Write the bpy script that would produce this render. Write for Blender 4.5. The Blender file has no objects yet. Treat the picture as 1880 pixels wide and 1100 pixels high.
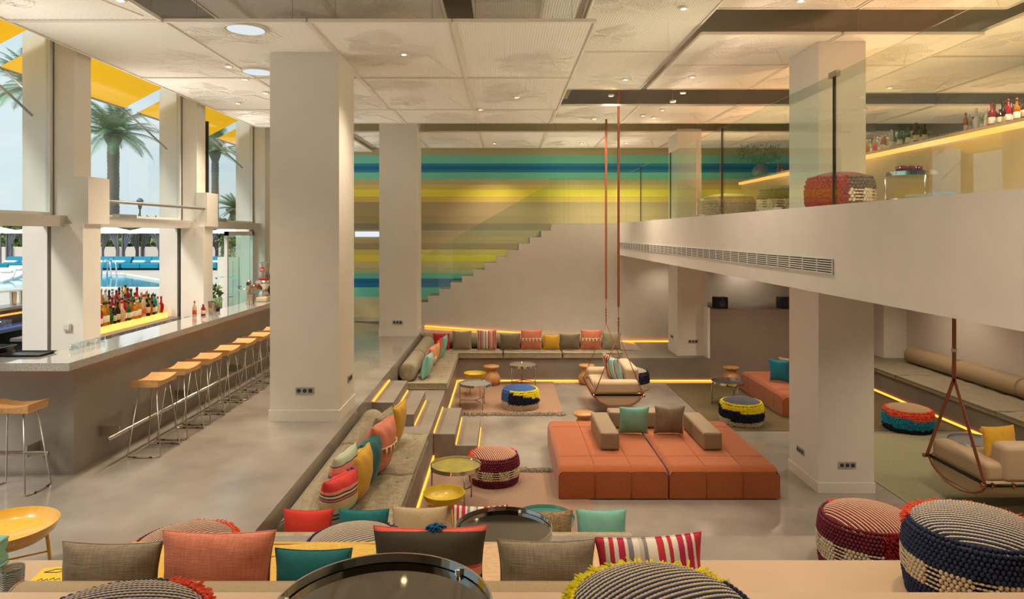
import bpy, math, random
from math import sin, cos, pi, radians as R, sqrt, atan2
from mathutils import Vector, Matrix
random.seed(7)
S = bpy.context.scene
COL = S.collection
CZ = 2.25          # camera height above the main floor
FP = 1253.0        # focal length in pixels of the 1880 px wide frame
# ---------------------------------------------------------------- camera, world, exposure
cam = bpy.data.cameras.new('camera'); camo = bpy.data.objects.new('camera', cam); COL.objects.link(camo)
camo.location = (0, 0, CZ); camo.rotation_euler = (R(90), 0, 0)
cam.sensor_width = 36; cam.sensor_fit = 'HORIZONTAL'; cam.lens = FP/1880*36
cam.shift_x = 15/1880; cam.shift_y = -122/1880
cam.clip_start = .05; cam.clip_end = 400
S.camera = camo
S.view_settings.view_transform = 'Standard'; S.view_settings.look = 'None'
S.view_settings.gamma = 1; S.view_settings.use_curve_mapping = False
S.view_settings.exposure = 0.27
W = bpy.data.worlds.new('sky'); S.world = W; W.use_nodes = True
wn = W.node_tree.nodes; wl = W.node_tree.links; wn.clear()
wo = wn.new('ShaderNodeOutputWorld'); wb = wn.new('ShaderNodeBackground'); wb.inputs['Strength'].default_value = 0.92
wtc = wn.new('ShaderNodeTexCoord'); wsx = wn.new('ShaderNodeSeparateXYZ'); wr = wn.new('ShaderNodeValToRGB')
wnz = wn.new('ShaderNodeTexNoise'); wnz.inputs['Scale'].default_value = 2.2; wnz.inputs['Detail'].default_value = 4
wmx = wn.new('ShaderNodeMath'); wmx.operation = 'MULTIPLY_ADD'; wmx.inputs[1].default_value = .12
wl.new(wtc.outputs['Generated'], wsx.inputs[0]); wl.new(wtc.outputs['Generated'], wnz.inputs['Vector'])
wl.new(wnz.outputs['Fac'], wmx.inputs[0]); wl.new(wsx.outputs['Z'], wmx.inputs[2]); wl.new(wmx.outputs[0], wr.inputs[0])
cr = wr.color_ramp; cr.elements[0].position = 0; cr.elements[0].color = (.74, .84, .90, 1)
cr.elements[1].position = .6; cr.elements[1].color = (.62, .80, .93, 1)
e = cr.elements.new(.17); e.color = (.83, .91, .95, 1)
wl.new(wr.outputs[0], wb.inputs['Color']); wl.new(wb.outputs[0], wo.inputs[0])
sun = bpy.data.lights.new('sun', 'SUN'); suno = bpy.data.objects.new('sun', sun); COL.objects.link(suno)
sun.energy = 2.6; sun.angle = R(12); sun.color = (1, .95, .86); suno.rotation_euler = (R(28), R(-30), 0)
LIGHT_E = 54       # ceiling spot power
WASH_E = 165      # power of the added ceiling washers
LED_E = 2.6          # led strip emission

# ---------------------------------------------------------------- helpers
def lin(h):
    h = h.lstrip('#'); c = [int(h[i:i+2], 16)/255 for i in (0, 2, 4)]
    return tuple((x/12.92 if x <= .04045 else ((x+.055)/1.055)**2.4) for x in c) + (1,)
def PX(px, Y): return (px-925)*Y/FP
def PZ(py, Y): return CZ-(py-428)*Y/FP
def PY(py, z): return FP*(CZ-z)/(py-428)

MATS = {}
def mat(name, col, rough=.6, metal=0, var=.0, vscale=8, bump=0, bscale=60, emit=0, trans=0, ior=1.45, spec=.5, sheen=0, col2=None, stretch=None, coat=0):
    if name in MATS: return MATS[name]
    m = bpy.data.materials.new(name); m.use_nodes = True; MATS[name] = m
    nt = m.node_tree; n = nt.nodes; b = n['Principled BSDF']
    c = lin(col) if isinstance(col, str) else col
    b.inputs['Roughness'].default_value = rough; b.inputs['Metallic'].default_value = metal
    b.inputs['Base Color'].default_value = c; b.inputs['IOR'].default_value = ior
    b.inputs['Specular IOR Level'].default_value = spec
    if sheen: b.inputs['Sheen Weight'].default_value = sheen
    if coat: b.inputs['Coat Weight'].default_value = coat; b.inputs['Coat Roughness'].default_value = .14 if name == 'polished_concrete' else .03
    if trans: b.inputs['Transmission Weight'].default_value = trans
    if emit:
        b.inputs['Emission Color'].default_value = c; b.inputs['Emission Strength'].default_value = emit
    tc = n.new('ShaderNodeTexCoord')
    src = tc.outputs['Object']
    if stretch:
        mp = n.new('ShaderNodeMapping'); mp.inputs['Scale'].default_value = stretch
        nt.links.new(src, mp.inputs[0]); src = mp.outputs[0]
    if var or col2:
        nz = n.new('ShaderNodeTexNoise'); nz.inputs['Scale'].default_value = vscale; nz.inputs['Detail'].default_value = 5
        nt.links.new(src, nz.inputs['Vector'])
        mx = n.new('ShaderNodeMix'); mx.data_type = 'RGBA'
        rp = n.new('ShaderNodeMapRange'); rp.inputs[1].default_value = .3; rp.inputs[2].default_value = .7
        nt.links.new(nz.outputs['Fac'], rp.inputs[0]); nt.links.new(rp.outputs[0], mx.inputs[0])
        if col2: mx.inputs[6].default_value = c; mx.inputs[7].default_value = lin(col2) if isinstance(col2, str) else col2
        else:
            mx.inputs[6].default_value = tuple(x*(1-var) for x in c[:3])+(1,)
            mx.inputs[7].default_value = tuple(min(1, x*(1+var)) for x in c[:3])+(1,)
        nt.links.new(mx.outputs[2], b.inputs['Base Color'])
    if bump:
        nb = n.new('ShaderNodeTexNoise'); nb.inputs['Scale'].default_value = bscale; nb.inputs['Detail'].default_value = 3
        nt.links.new(src, nb.inputs['Vector'])
        bp = n.new('ShaderNodeBump'); bp.inputs['Strength'].default_value = bump; bp.inputs['Distance'].default_value = .01
        nt.links.new(nb.outputs['Fac'], bp.inputs['Height']); nt.links.new(bp.outputs[0], b.inputs['Normal'])
    return m
def weave(name, col, col2, k=1.0, amt=.8):
    """slubby woven cloth: two crossed sets of stretched threads"""
    m = mat(name, col, .9, sheen=.15); nt = m.node_tree; n = nt.nodes; b = n['Principled BSDF']
    tc = n.new('ShaderNodeTexCoord'); outs = []
    for sc in ((260*k, 20*k, 14*k), (14*k, 20*k, 260*k)):
        mp = n.new('ShaderNodeMapping'); mp.inputs['Scale'].default_value = sc; nz = n.new('ShaderNodeTexNoise'); nz.inputs['Scale'].default_value = 1; nz.inputs['Detail'].default_value = 2
        nt.links.new(tc.outputs['Object'], mp.inputs[0]); nt.links.new(mp.outputs[0], nz.inputs['Vector']); outs.append(nz.outputs['Fac'])
    ad = n.new('ShaderNodeMath'); ad.operation = 'ADD'; nt.links.new(outs[0], ad.inputs[0]); nt.links.new(outs[1], ad.inputs[1])
    rp = n.new('ShaderNodeMapRange'); rp.inputs[1].default_value = .78; rp.inputs[2].default_value = 1.22; nt.links.new(ad.outputs[0], rp.inputs[0])
    mx = n.new('ShaderNodeMix'); mx.data_type = 'RGBA'; mx.inputs[6].default_value = lin(col2); mx.inputs[7].default_value = lin(col)
    nt.links.new(rp.outputs[0], mx.inputs[0]); nt.links.new(mx.outputs[2], b.inputs['Base Color'])
    bp = n.new('ShaderNodeBump'); bp.inputs['Strength'].default_value = .5*amt; bp.inputs['Distance'].default_value = .004
    nt.links.new(ad.outputs[0], bp.inputs['Height']); nt.links.new(bp.outputs[0], b.inputs['Normal'])
    return m
def stripes(name, axis, period, stops, rough=.85, wob=0, offset=0.0):
    """constant-colour bands along an object axis; stops: (fraction of the period, colour)"""
    if name in MATS: return MATS[name]
    m = mat(name, '#ffffff', rough); nt = m.node_tree; n = nt.nodes; b = n['Principled BSDF']
    tc = n.new('ShaderNodeTexCoord'); sx = n.new('ShaderNodeSeparateXYZ'); nt.links.new(tc.outputs['Object'], sx.inputs[0])
    src = sx.outputs['XYZ'.index(axis)]
    if wob:
        nz = n.new('ShaderNodeTexNoise'); nz.inputs['Scale'].default_value = 90
        nt.links.new(tc.outputs['Object'], nz.inputs['Vector'])
        a = n.new('ShaderNodeMath'); a.operation = 'MULTIPLY_ADD'; a.inputs[1].default_value = wob
        nt.links.new(nz.outputs['Fac'], a.inputs[0]); nt.links.new(src, a.inputs[2]); src = a.outputs[0]
    d = n.new('ShaderNodeMath'); d.operation = 'MULTIPLY_ADD'; d.inputs[1].default_value = 1/period; d.inputs[2].default_value = offset+100
    f = n.new('ShaderNodeMath'); f.operation = 'FRACT'
    nt.links.new(src, d.inputs[0]); nt.links.new(d.outputs[0], f.inputs[0])
    r = n.new('ShaderNodeValToRGB'); r.color_ramp.interpolation = 'CONSTANT'
    els = r.color_ramp.elements
    els[0].position = stops[0][0]; els[0].color = lin(stops[0][1])
    els[1].position = stops[1][0]; els[1].color = lin(stops[1][1])
    for p, c in stops[2:]:
        e = els.new(p); e.color = lin(c)
    nt.links.new(f.outputs[0], r.inputs[0]); nt.links.new(r.outputs[0], b.inputs['Base Color'])
    return m
def emis(name, col, s):
    if name in MATS: return MATS[name]
    m = bpy.data.materials.new(name); m.use_nodes = True; MATS[name] = m
    n = m.node_tree.nodes; n.clear(); o = n.new('ShaderNodeOutputMaterial'); e = n.new('ShaderNodeEmission')
    e.inputs[0].default_value = lin(col); e.inputs[1].default_value = s
    m.node_tree.links.new(e.outputs[0], o.inputs[0]); return m
def glassmat(name, tint, refl=1.0, rough=0.0):
    if name in MATS: return MATS[name]
    m = bpy.data.materials.new(name); m.use_nodes = True; MATS[name] = m
    nt = m.node_tree; n = nt.nodes; n.clear(); o = n.new('ShaderNodeOutputMaterial')
    t = n.new('ShaderNodeBsdfTransparent'); t.inputs[0].default_value = tint
    g = n.new('ShaderNodeBsdfGlossy'); g.inputs['Roughness'].default_value = rough; g.inputs[0].default_value = (refl, refl, refl, 1)
    f = n.new('ShaderNodeLayerWeight'); f.inputs[0].default_value = .5
    p = n.new('ShaderNodeMath'); p.operation = 'POWER'; p.inputs[1].default_value = 4.5
    q = n.new('ShaderNodeMath'); q.operation = 'MULTIPLY_ADD'; q.inputs[1].default_value = .93; q.inputs[2].default_value = .045
    nt.links.new(f.outputs['Facing'], p.inputs[0]); nt.links.new(p.outputs[0], q.inputs[0])
    mx = n.new('ShaderNodeMixShader')
    nt.links.new(q.outputs[0], mx.inputs[0]); nt.links.new(t.outputs[0], mx.inputs[1]); nt.links.new(g.outputs[0], mx.inputs[2])
    nt.links.new(mx.outputs[0], o.inputs[0]); return m

class MB:
    def __init__(s): s.v = []; s.f = []
    def add(s, vs, fs):
        k = len(s.v); s.v.extend(vs); s.f.extend([tuple(i+k for i in f) for f in fs]); return s
    def box(s, x0, x1, y0, y1, z0, z1):
        return s.add([(x0,y0,z0),(x1,y0,z0),(x1,y1,z0),(x0,y1,z0),(x0,y0,z1),(x1,y0,z1),(x1,y1,z1),(x0,y1,z1)],
            [(3,2,1,0),(4,5,6,7),(0,1,5,4),(1,2,6,5),(2,3,7,6),(3,0,4,7)])
    def bar(s, a, b, w, h, up=(0,0,1)):
        a = Vector(a); b = Vector(b); d = (b-a).normalized(); u = Vector(up)
        sd = d.cross(u)
        if sd.length < 1e-5: sd = d.cross(Vector((1,0,0)))
        sd.normalize(); u = sd.cross(d)
        q = [(-w/2,-h/2),(w/2,-h/2),(w/2,h/2),(-w/2,h/2)]
        vs = [tuple(p+sd*x+u*y) for p in (a, b) for x, y in q]
        return s.add(vs, [(0,1,2,3),(7,6,5,4),(0,4,5,1),(1,5,6,2),(2,6,7,3),(3,7,4,0)])
    def tube(s, pts, r, n=8, closed=False, rr=None):
        pts = [Vector(p) for p in pts]; m = len(pts)
        prev = None; vs = []
        for i, p in enumerate(pts):
            if closed: d = pts[(i+1) % m]-pts[i-1]
            else: d = pts[min(i+1, m-1)]-pts[max(i-1, 0)]
            d.normalize()
            if prev is None:
                u = Vector((0,0,1)) if abs(d.z) < .9 else Vector((1,0,0))
                u = (u-d*u.dot(d)).normalized()
            else: u = (prev-d*prev.dot(d)).normalized()
            prev = u; w = d.cross(u)
            q = rr[i] if rr else r
            for k in range(n):
                a = 2*pi*k/n; vs.append(tuple(p+u*cos(a)*q+w*sin(a)*q))
        fs = []
        for i in range(m if closed else m-1):
            j = (i+1) % m
            for k in range(n):
                l = (k+1) % n; fs.append((i*n+k, i*n+l, j*n+l, j*n+k))
        if not closed: fs += [tuple(range(n-1, -1, -1)), tuple((m-1)*n+k for k in range(n))]
        return s.add(vs, fs)
    def lathe(s, prof, n=32, c=(0,0,0), axis='Z', caps=True):
        vs = []; m = len(prof)
        for r, z in prof:
            for k in range(n):
                a = 2*pi*k/n; p = (r*cos(a), r*sin(a), z)
                if axis == 'X': p = (z, r*cos(a), r*sin(a))
                if axis == 'Y': p = (r*sin(a), z, r*cos(a))
                vs.append((p[0]+c[0], p[1]+c[1], p[2]+c[2]))
        fs = []
        for i in range(m-1):
            for k in range(n):
                l = (k+1) % n; fs.append((i*n+k, i*n+l, (i+1)*n+l, (i+1)*n+k))
        if caps and prof[0][0] > 1e-4: fs.append(tuple(range(n-1, -1, -1)))
        if caps and prof[-1][0] > 1e-4: fs.append(tuple((m-1)*n+k for k in range(n)))
        return s.add(vs, fs)
    def ell(s, c, r, nu=6, nv=4, M=None):
        vs = []
        for j in range(1, nv):
            t = pi*j/nv
            for i in range(nu):
                a = 2*pi*i/nu; vs.append(Vector((r[0]*sin(t)*cos(a), r[1]*sin(t)*sin(a), r[2]*cos(t))))
        vs += [Vector((0,0,r[2])), Vector((0,0,-r[2]))]
        if M is not None: vs = [M @ v for v in vs]
        vs = [(v.x+c[0], v.y+c[1], v.z+c[2]) for v in vs]
        T = (nv-1)*nu; fs = []
        for j in range(nv-2):
            for i in range(nu):
                l = (i+1) % nu; fs.append((j*nu+i, (j+1)*nu+i, (j+1)*nu+l, j*nu+l))
        for i in range(nu):
            l = (i+1) % nu; fs.append((T, i, l)); fs.append((T+1, (nv-2)*nu+l, (nv-2)*nu+i))
        return s.add(vs, fs)
    def prism(s, poly, z0, z1, plane='XY'):
        n = len(poly)
        def q(p, z):
            return {'XY': (p[0], p[1], z), 'XZ': (p[0], z, p[1]), 'YZ': (z, p[0], p[1])}[plane]
        vs = [q(p, z0) for p in poly]+[q(p, z1) for p in poly]
        return s.add(vs, [tuple(range(n-1, -1, -1)), tuple(range(n, 2*n))]+[(i, (i+1) % n, n+(i+1) % n, n+i) for i in range(n)])
    def grid(s, fn, nu, nv, closeu=False):
        vs = [fn(i/nu, j/nv) for j in range(nv+1) for i in range(nu+1)]
        w = nu+1
        return s.add(vs, [(j*w+i, j*w+i+1, (j+1)*w+i+1, (j+1)*w+i) for j in range(nv) for i in range(nu)])
    def mesh(s, name, m=None, smooth=False, fix=True):
        me = bpy.data.meshes.new(name); me.from_pydata(s.v, [], s.f)
        if smooth: me.polygons.foreach_set('use_smooth', [True]*len(me.polygons))
        if fix:
            import bmesh
            bm = bmesh.new(); bm.from_mesh(me); bmesh.ops.recalc_face_normals(bm, faces=bm.faces); bm.to_mesh(me); bm.free()
        if m: me.materials.append(m)
        me.update(); return me
    def build(s, name, m, parent=None, smooth=False, bevel=0, seg=3, loc=None, rot=None, subs=0, fix=True, angle=None):
        o = bpy.data.objects.new(name, s.mesh(name, m, smooth or bevel > 0 or angle is not None, fix)); COL.objects.link(o)
        if parent: o.parent = parent
        if loc: o.location = loc
        if rot: o.rotation_euler = rot
        if bevel:
            b = o.modifiers.new('bevel', 'BEVEL'); b.width = bevel; b.segments = seg; b.limit_method = 'ANGLE'; b.angle_limit = R(40)
            w = o.modifiers.new('wn', 'WEIGHTED_NORMAL'); w.keep_sharp = False
        if subs:
            b = o.modifiers.new('sub', 'SUBSURF'); b.levels = b.render_levels = subs
        if angle is not None:
            try: o.data.set_sharp_from_angle(angle=R(angle))
            except Exception: pass
        return o
def tag(o, label, cat=None, group=None, kind=None):
    if label: o['label'] = label
    if cat: o['category'] = cat
    if group: o['group'] = group
    if kind: o['kind'] = kind
    return o
def thing(name, label, cat, loc=(0,0,0), rz=0, group=None, rx=0):
    o = bpy.data.objects.new(name, None); COL.objects.link(o); o.location = loc; o.rotation_euler = (rx, 0, rz)
    o.empty_display_size = .1
    return tag(o, label, cat, group)
def dup(root, loc=None, rz=None, label=None, scale=None):
    def cp(o, par):
        c = o.copy(); COL.objects.link(c); c.parent = par
        for ch in kids.get(o.name, []): cp(ch, c)
        return c
    kids = {}
    def walk(o):
        kids[o.name] = list(o.children)
        for ch in o.children: walk(ch)
    walk(root)
    r = cp(root, None)
    if loc: r.location = loc
    if rz is not None: r.rotation_euler[2] = rz
    if label: r['label'] = label
    if scale: r.scale = scale
    return r
def struct(name, mb, m, parent=None, **k):
    o = mb.build(name, m, parent, **k)
    if not parent: o['kind'] = 'structure'
    return o
def box(*a): return MB().box(*a)
ORD = ['first','second','third','fourth','fifth','sixth','seventh','eighth','ninth','tenth','eleventh','twelfth','thirteenth','fourteenth','fifteenth','sixteenth','seventeenth','eighteenth','nineteenth','twentieth','twenty-first','twenty-second','twenty-third','twenty-fourth','twenty-fifth','twenty-sixth']

# ---------------------------------------------------------------- materials
PLASTER = mat('plaster', '#e6ddcf', .75, var=.03, vscale=3)
PLASTER2 = mat('plaster_column', '#e3dccd', .7, var=.02, vscale=4)
WHITEP = mat('white_paint', '#e9e4da', .55)
FLOOR = mat('polished_concrete', '#867c70', .17, col2='#a1988b', vscale=1.5, bump=.03, bscale=6, spec=.9, coat=.35)
CONC = mat('bench_concrete', '#7c7264', .45, col2='#8d8375', vscale=1.7, bump=.03, bscale=8)
CONCD = mat('dark_concrete', '#857768', .55, col2='#918374', vscale=1.2)
TERR = mat('terrace_concrete', '#bfa180', .4, col2='#cdb08f', vscale=1.5, bump=.03, bscale=8)
SLABM = mat('ceiling_slab', '#857c6e', .9)
MESHM = mat('mesh_white_metal', '#f2ebdf', .5)
FRAMEM = mat('panel_frame_metal', '#e2d9ca', .45)
STEEL = mat('chrome', '#d9d6d0', .07, 1)
BRUSH = mat('brushed_steel', '#c4bfb6', .25, 1)
DARK = mat('dark_gap', '#26221f', .8)
ALU = mat('grey_alu', '#a8a6a2', .4, .6)
WOOD = mat('oak', '#d2a267', .45, col2='#bd8a4f', vscale=5, stretch=(1, 9, 9))
TEAK = mat('turned_wood', '#c4925e', .4, col2='#ab7643', vscale=6, stretch=(5, 5, 1.2))
LEATH = mat('tan_leather', '#8a4a2a', .5, bump=.1, bscale=80)
LED = emis('warm_led', '#ff9634', LED_E)
LEDO = emis('orange_led', '#ff9a4a', LED_E*.6)
GLASSG = glassmat('balustrade_glass', (.90, .965, .935, 1))
GLASSW = glassmat('window_glass', (.93, .97, .97, 1), .6)
GLASSC = glassmat('clear_glass', (.9, .93, .93, 1))
LINEN = weave('linen_grey', '#a39578', '#837659', .7)
LINEN2 = mat('linen_beige_leather', '#a58d6a', .6, var=.06, vscale=60, bump=.1, bscale=200)
# ================================================================ STRUCTURE
# floors: main level z=0, bench level -.51, pit -1.02, seating terraces .38 and .76 towards the camera
fl = MB(); fl.box(-5.35, -1.877, 5.07, 15.95, -1.3, 0); fl.box(-5.35, -3.9, 15.95, 18.3, -1.3, 0); fl.box(-3.9, -1.9, 17.4, 18.3, -1.3, 0)
fl.box(-5.35, 10, 3.9, 5.07, -1.3, 0)
struct('floor', fl, FLOOR)
struct('floor', box(-8.6, 10, 2.83, 3.9, -1.3, .38), TERR)
struct('floor', box(-8.6, 10, -5, 2.83, -1.3, .76), TERR)
struct('floor', box(-1.9, 10, 5.07, 17.3, -1.3, -1.02), FLOOR)
bn = MB(); bn.box(-1.877, -1.03, 5.07, 15.07, -1.02, -.51); bn.box(-1.03, 1.0, 5.07, 5.92, -1.02, -.51)
bn.box(-1.877, 4.55, 15.07, 17.3, -1.02, -.51)
struct('floor', bn, CONC)
# ramp descending to the right in front of the stair wall
rp = MB(); rp.prism([(-3.9, -.6), (3.3, -.6), (3.3, -.512), (-3.9, 0)], 16.0, 17.3, 'XZ')
struct('floor', rp, FLOOR)
# steps
st = tag(bpy.data.objects.new('steps', None), 'grey concrete steps with glowing edges, upper flight from the main floor', 'steps'); COL.objects.link(st)
for i, (x0, z) in enumerate([(-1.875, -.17), (-1.58, -.34)]):
    box(x0, x0+.295, 9.75, 11.2, -.51, z).build('tread', CONC, st, bevel=.004)
for x0, z in [(-1.872, -.17), (-1.577, -.34), (-1.282, -.51)]:
    box(x0, x0+.012, 9.78, 11.17, z+.004, z+.022).build('led_strip', LED, st)
st2 = tag(bpy.data.objects.new('steps', None), 'grey concrete steps with glowing edges, lower flight down to the pit floor', 'steps'); COL.objects.link(st2)
for i, (x0, z) in enumerate([(-1.028, -.68), (-.71, -.85)]):
    box(x0, x0+.318, 9.95, 11.45, -1.02, z).build('tread', CONC, st2, bevel=.004)
for x0, z in [(-1.027, -.68), (-.706, -.85), (-.39, -1.02)]:
    box(x0, x0+.012, 9.98, 11.42, z+.004, z+.022).build('led_strip', LED, st2)
# led lines
def led(label, *b):
    o = box(*b).build('led_strip_light', LED); tag(o, label, 'light strip'); return o
led('glowing warm strip at the foot of the left bench, near the steps', -1.03, -1.012, 5.95, 9.93, -1.017, -.985)
led('glowing warm strip at the foot of the left bench, beside the far rug', -1.03, -1.012, 11.5, 15.04, -1.017, -.985)
led('long glowing warm strip at the foot of the back bench and brown wall', -1.0, 6.9, 15.045, 15.062, -1.017, -.99)
led('glowing warm strip at the foot of the right bench', 7.68, 7.695, 9, 15.0, -1.017, -.985)
lr = MB(); lr.prism([(-2.0, -.132+.01), (1.9, -.41+.01), (1.9, -.385+.01), (-2.0, -.105+.01)], 17.27, 17.295, 'XZ')
tag(lr.build('led_strip_light', LED), 'sloping glowing strip where the ramp meets the stair wall', 'light strip')
led('glowing strip at the foot of the wall under the mezzanine', 2.9, 4.4, 17.27, 17.295, -.505, -.48)
# brown block wall with light cap
struct('wall_block', box(4.55, 6.9, 15.07, 16.6, -1.02, .565), CONCD)
struct('trim_1', box(4.50, 4.55, 15.06, 16.6, -.51, .60), PLASTER2)
# stair wall with stepped top
poly = [(-3.05, -.9)]
N = 15
poly += [(-3.1, 0.0)]
for i in range(N, 0, -1):
    x = 1.24-.2876*i; z = 2.474-.165*i
    if i == N: poly[-1] = (x, -.9); poly[0] = (x, -.9); poly = [(x, -.9)]
    poly.append((x, z)); 
    poly.append((x, z+.165)) if False else None
    poly.append((x+.2876, z)) if True else None
poly += [(1.24, 2.474), (3.0, 2.474), (3.0, -1.1)]
poly[0] = (poly[1][0], -1.1)
# insert vertical risers between treads (points already alternate)
struct('wall_stair', MB().prism(poly, 17.30, 17.38, 'XZ'), PLASTER)
struct('wall_back_lower', box(3.0, 9.6, 17.30, 17.38, -1.1, 2.3), PLASTER)
stair = tag(bpy.data.objects.new('staircase', None), 'white staircase rising right to the mezzanine along the striped wall', 'staircase'); COL.objects.link(stair)
for i in range(1, N):
    x = 1.24-.2876*i; z = 2.474-.165*i
    box(x, x+.30, 17.39, 18.18, z-.16, z).build('step', WOOD if False else CONC, stair)
box(1.24, 3.2, 17.39, 18.18, 2.25, 2.474).build('landing', PLASTER, stair)
# glass of the stair and landing
def glasspoly(root, poly, y0):
    MB().prism(poly, y0, y0+.012, 'XZ').build('glass_panel', GLASSG, root)
sg = thing('stair_balustrade', 'clear greenish glass balustrade slanting up the stairs', 'balustrade')
def zs(x): return 2.474-.165*(1.24-x)/.2876
xs = [-3.0, -1.35, -.40, 1.15]
for a, b in zip(xs, xs[1:]):
    glasspoly(sg, [(a+.004, zs(a)-.25), (b-.004, zs(b)-.25), (b-.004, zs(b)+1.08), (a+.004, zs(a)+1.08)], 17.40)
lg = thing('landing_balustrade', 'clear glass balustrade along the stair landing', 'balustrade')
for a, b in [(1.16, 2.0), (2.01, 2.88)]:
    glasspoly(lg, [(a, 2.40), (b, 2.40), (b, 3.64), (a, 3.64)], 17.40)
# striped back wall
ZP = lambda y: 2.25+(428-y)*.014525
bands = [(583,'#cdb98b'),(561,'#c6bb94'),(545,'#70c2ab'),(528,'#2c79a6'),(520,'#23699b'),(514,'#2c79a6'),(512,'#66b9a4'),(501,'#b8b283'),(491,'#ccb87a'),(480,'#e2cf4e'),(468,'#d2bd66'),
         (459,'#a3906f'),(447,'#b39f74'),(436,'#a79878'),(423,'#8f8269'),(411,'#a4936b'),(397,'#ab9870'),(382,'#a8946c'),(371,'#cdb25f'),(361,'#dfcf4f'),(349,'#cdb862'),(339,'#b6a878'),
         (329,'#6fbaa6'),(317,'#2f7d9d'),(312,'#22668f'),(306,'#2f7d9d'),(301,'#6cb5a2'),(285,'#a49c76')]
z0, z1 = 0.0, 4.7
def lighter(c): return '#'+''.join('%02x' % min(255, int(int(c[i:i+2], 16)*1.13)) for i in (1, 3, 5))
sw = stripes('striped_weave', 'Z', z1-z0, [(max(0, (ZP(y)-z0)/(z1-z0)), lighter(c)) for y, c in bands], .85, wob=.012, offset=0)
_n = sw.node_tree.nodes
struct('wall_back', box(-5.5, 12, 18.2, 18.35, -1.2, 5.3), sw)
struct('window_1', box(-3.96, -3.32, 18.15, 18.2, 2.15, 2.29), emis('skylit_slot', '#d5dde2', 1.0))
# right wall, mezzanine
struct('wall_right', box(8.85, 9.0, -5, 17.3, -1.1, 1.72), mat('plaster_right', '#cbbfae', .8))
struct('wall_pilaster', box(8.35, 8.85, 15.0, 15.7, -.5, 1.72), PLASTER)
struct('wall_mezzanine_edge', box(2.9, 3.0, -5, 17.30, 1.70, 2.50), PLASTER)
struct('floor_mezzanine', box(3.0, 10.2, -5, 18.2, 1.70, 2.49), PLASTER)
struct('floor_right_bench', box(7.70, 8.85, 5.07, 16.6, -1.02, -.60), CONC)
# mezzanine outer wall with strip windows
mw = MB(); mw.box(9.9, 10.1, -5, 18.2, 2.5, 3.55); mw.box(9.9, 10.1, -5, 18.2, 4.55, 5.3)
for y in (-5, 4.0, 7.0, 9.9, 10.2, 13.2, 13.5, 16.6): mw.box(9.9, 10.1, y, y+.28, 3.55, 4.55)
mw.box(9.9, 10.1, 13.2, 18.2, 3.55, 4.55)
struct('wall_mezzanine', mw, mat('grey_plaster', '#bdb7ab', .8))
struct('wall_rear', box(-8.6, 12, -5.2, -5.0, -1, 5.3), PLASTER)
struct('wall_left_rear', box(-8.6, -5.2, -5.0, -1.0, 0, 5.3), PLASTER)
struct('ceiling', box(-5.6, 12, -5, 18.3, 5.25, 5.4), SLABM)
# ceiling services in the slots
for i, (x0, x1, y0, y1, z, lb) in enumerate([(-2, 9, 14.2, 14.45, 4.9, 'grey ventilation duct crossing above the far ceiling slot'), (1.0, 1.3, 3, 14, 5.0, 'grey ventilation duct running away above the mesh panels')]):
    d = box(x0, x1, y0, y1, z, 5.249).build('ventilation_duct', ALU); tag(d, lb, 'duct')

# ---------------- interior columns
def column(i, x0, x1, y0, y1, zb, zt, plates):
    c = MB().box(x0, x1, y0, y1, zb, zt)
    o = struct('wall_column_%s' % i, c, PLASTER2)
    b = MB().box(x0-.012, x1+.012, y0-.012, y1+.012, zb, zb+.13)
    struct('baseboard_%s' % i, b, PLASTER2)
    for (side, u, z) in plates:
        t = thing('power_socket', None, 'power socket')
        W_ = .22
        if side == 'f': t.location = (u, y0, z)
        elif side == 'r': t.location = (x1, u, z); t.rotation_euler[2] = R(90)
        else: t.location = (x0, u, z); t.rotation_euler[2] = R(-90)
        box(-W_/2, W_/2, -.012, 0, -.04, .04).build('plate', mat('socket_grey', '#a5a49f', .4), t)
        t_ = t; t = t.children[0]
        for k in (-1, 0):
            MB().lathe([(0, -.016), (.024, -.016), (.024, -.010), (.018, -.010)], 14, (k*.07, 0, 0), 'Y').build('outlet', mat('socket_hole', '#3a3936', .6), t)
        box(.045, .09, -.016, -.010, -.022, .022).build('outlet', mat('socket_hole', '#3a3936', .6), t)
        yield t_
ks = ['front of the nearest white column beside the bar', 'right side of the nearest white column beside the bar', 'front of the second white column before the striped wall',
      'front of the white column behind the orange sofa', 'left side of the white column behind the orange sofa', 'front of the far column beside the brown wall', 'left side of the far column beside the brown wall']
it = []
it += list(column('near_left', -2.80, -1.972, 8.17, 8.98, 0, 4.415, [('f', -2.38, .365), ('r', 8.72, .40)]))
it += list(column('far_left', -2.72, -1.90, 14.9, 15.7, 0, 4.86, [('f', -2.32, .30)]))
it += list(column('near_right', 3.96, 4.66, 8.59, 9.47, -1.02, 1.7, [('f', 4.32, -.67), ('l', 9.1, -.65)]))
it += list(column('far_right', 3.91, 4.59, 15.37, 16.2, -.51, 1.7, [('f', 4.26, -.19), ('l', 15.85, -.15)]))
for t, k in zip(it, ks): t['label'] = 'grey socket plate on the ' + k
struct('wall_column_upper', box(3.96, 4.555, 8.59, 9.47, 2.49, 4.665), PLASTER2)
struct('wall_column_upper', box(3.91, 4.45, 15.37, 16.2, 2.49, 4.60), PLASTER2)

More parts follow.
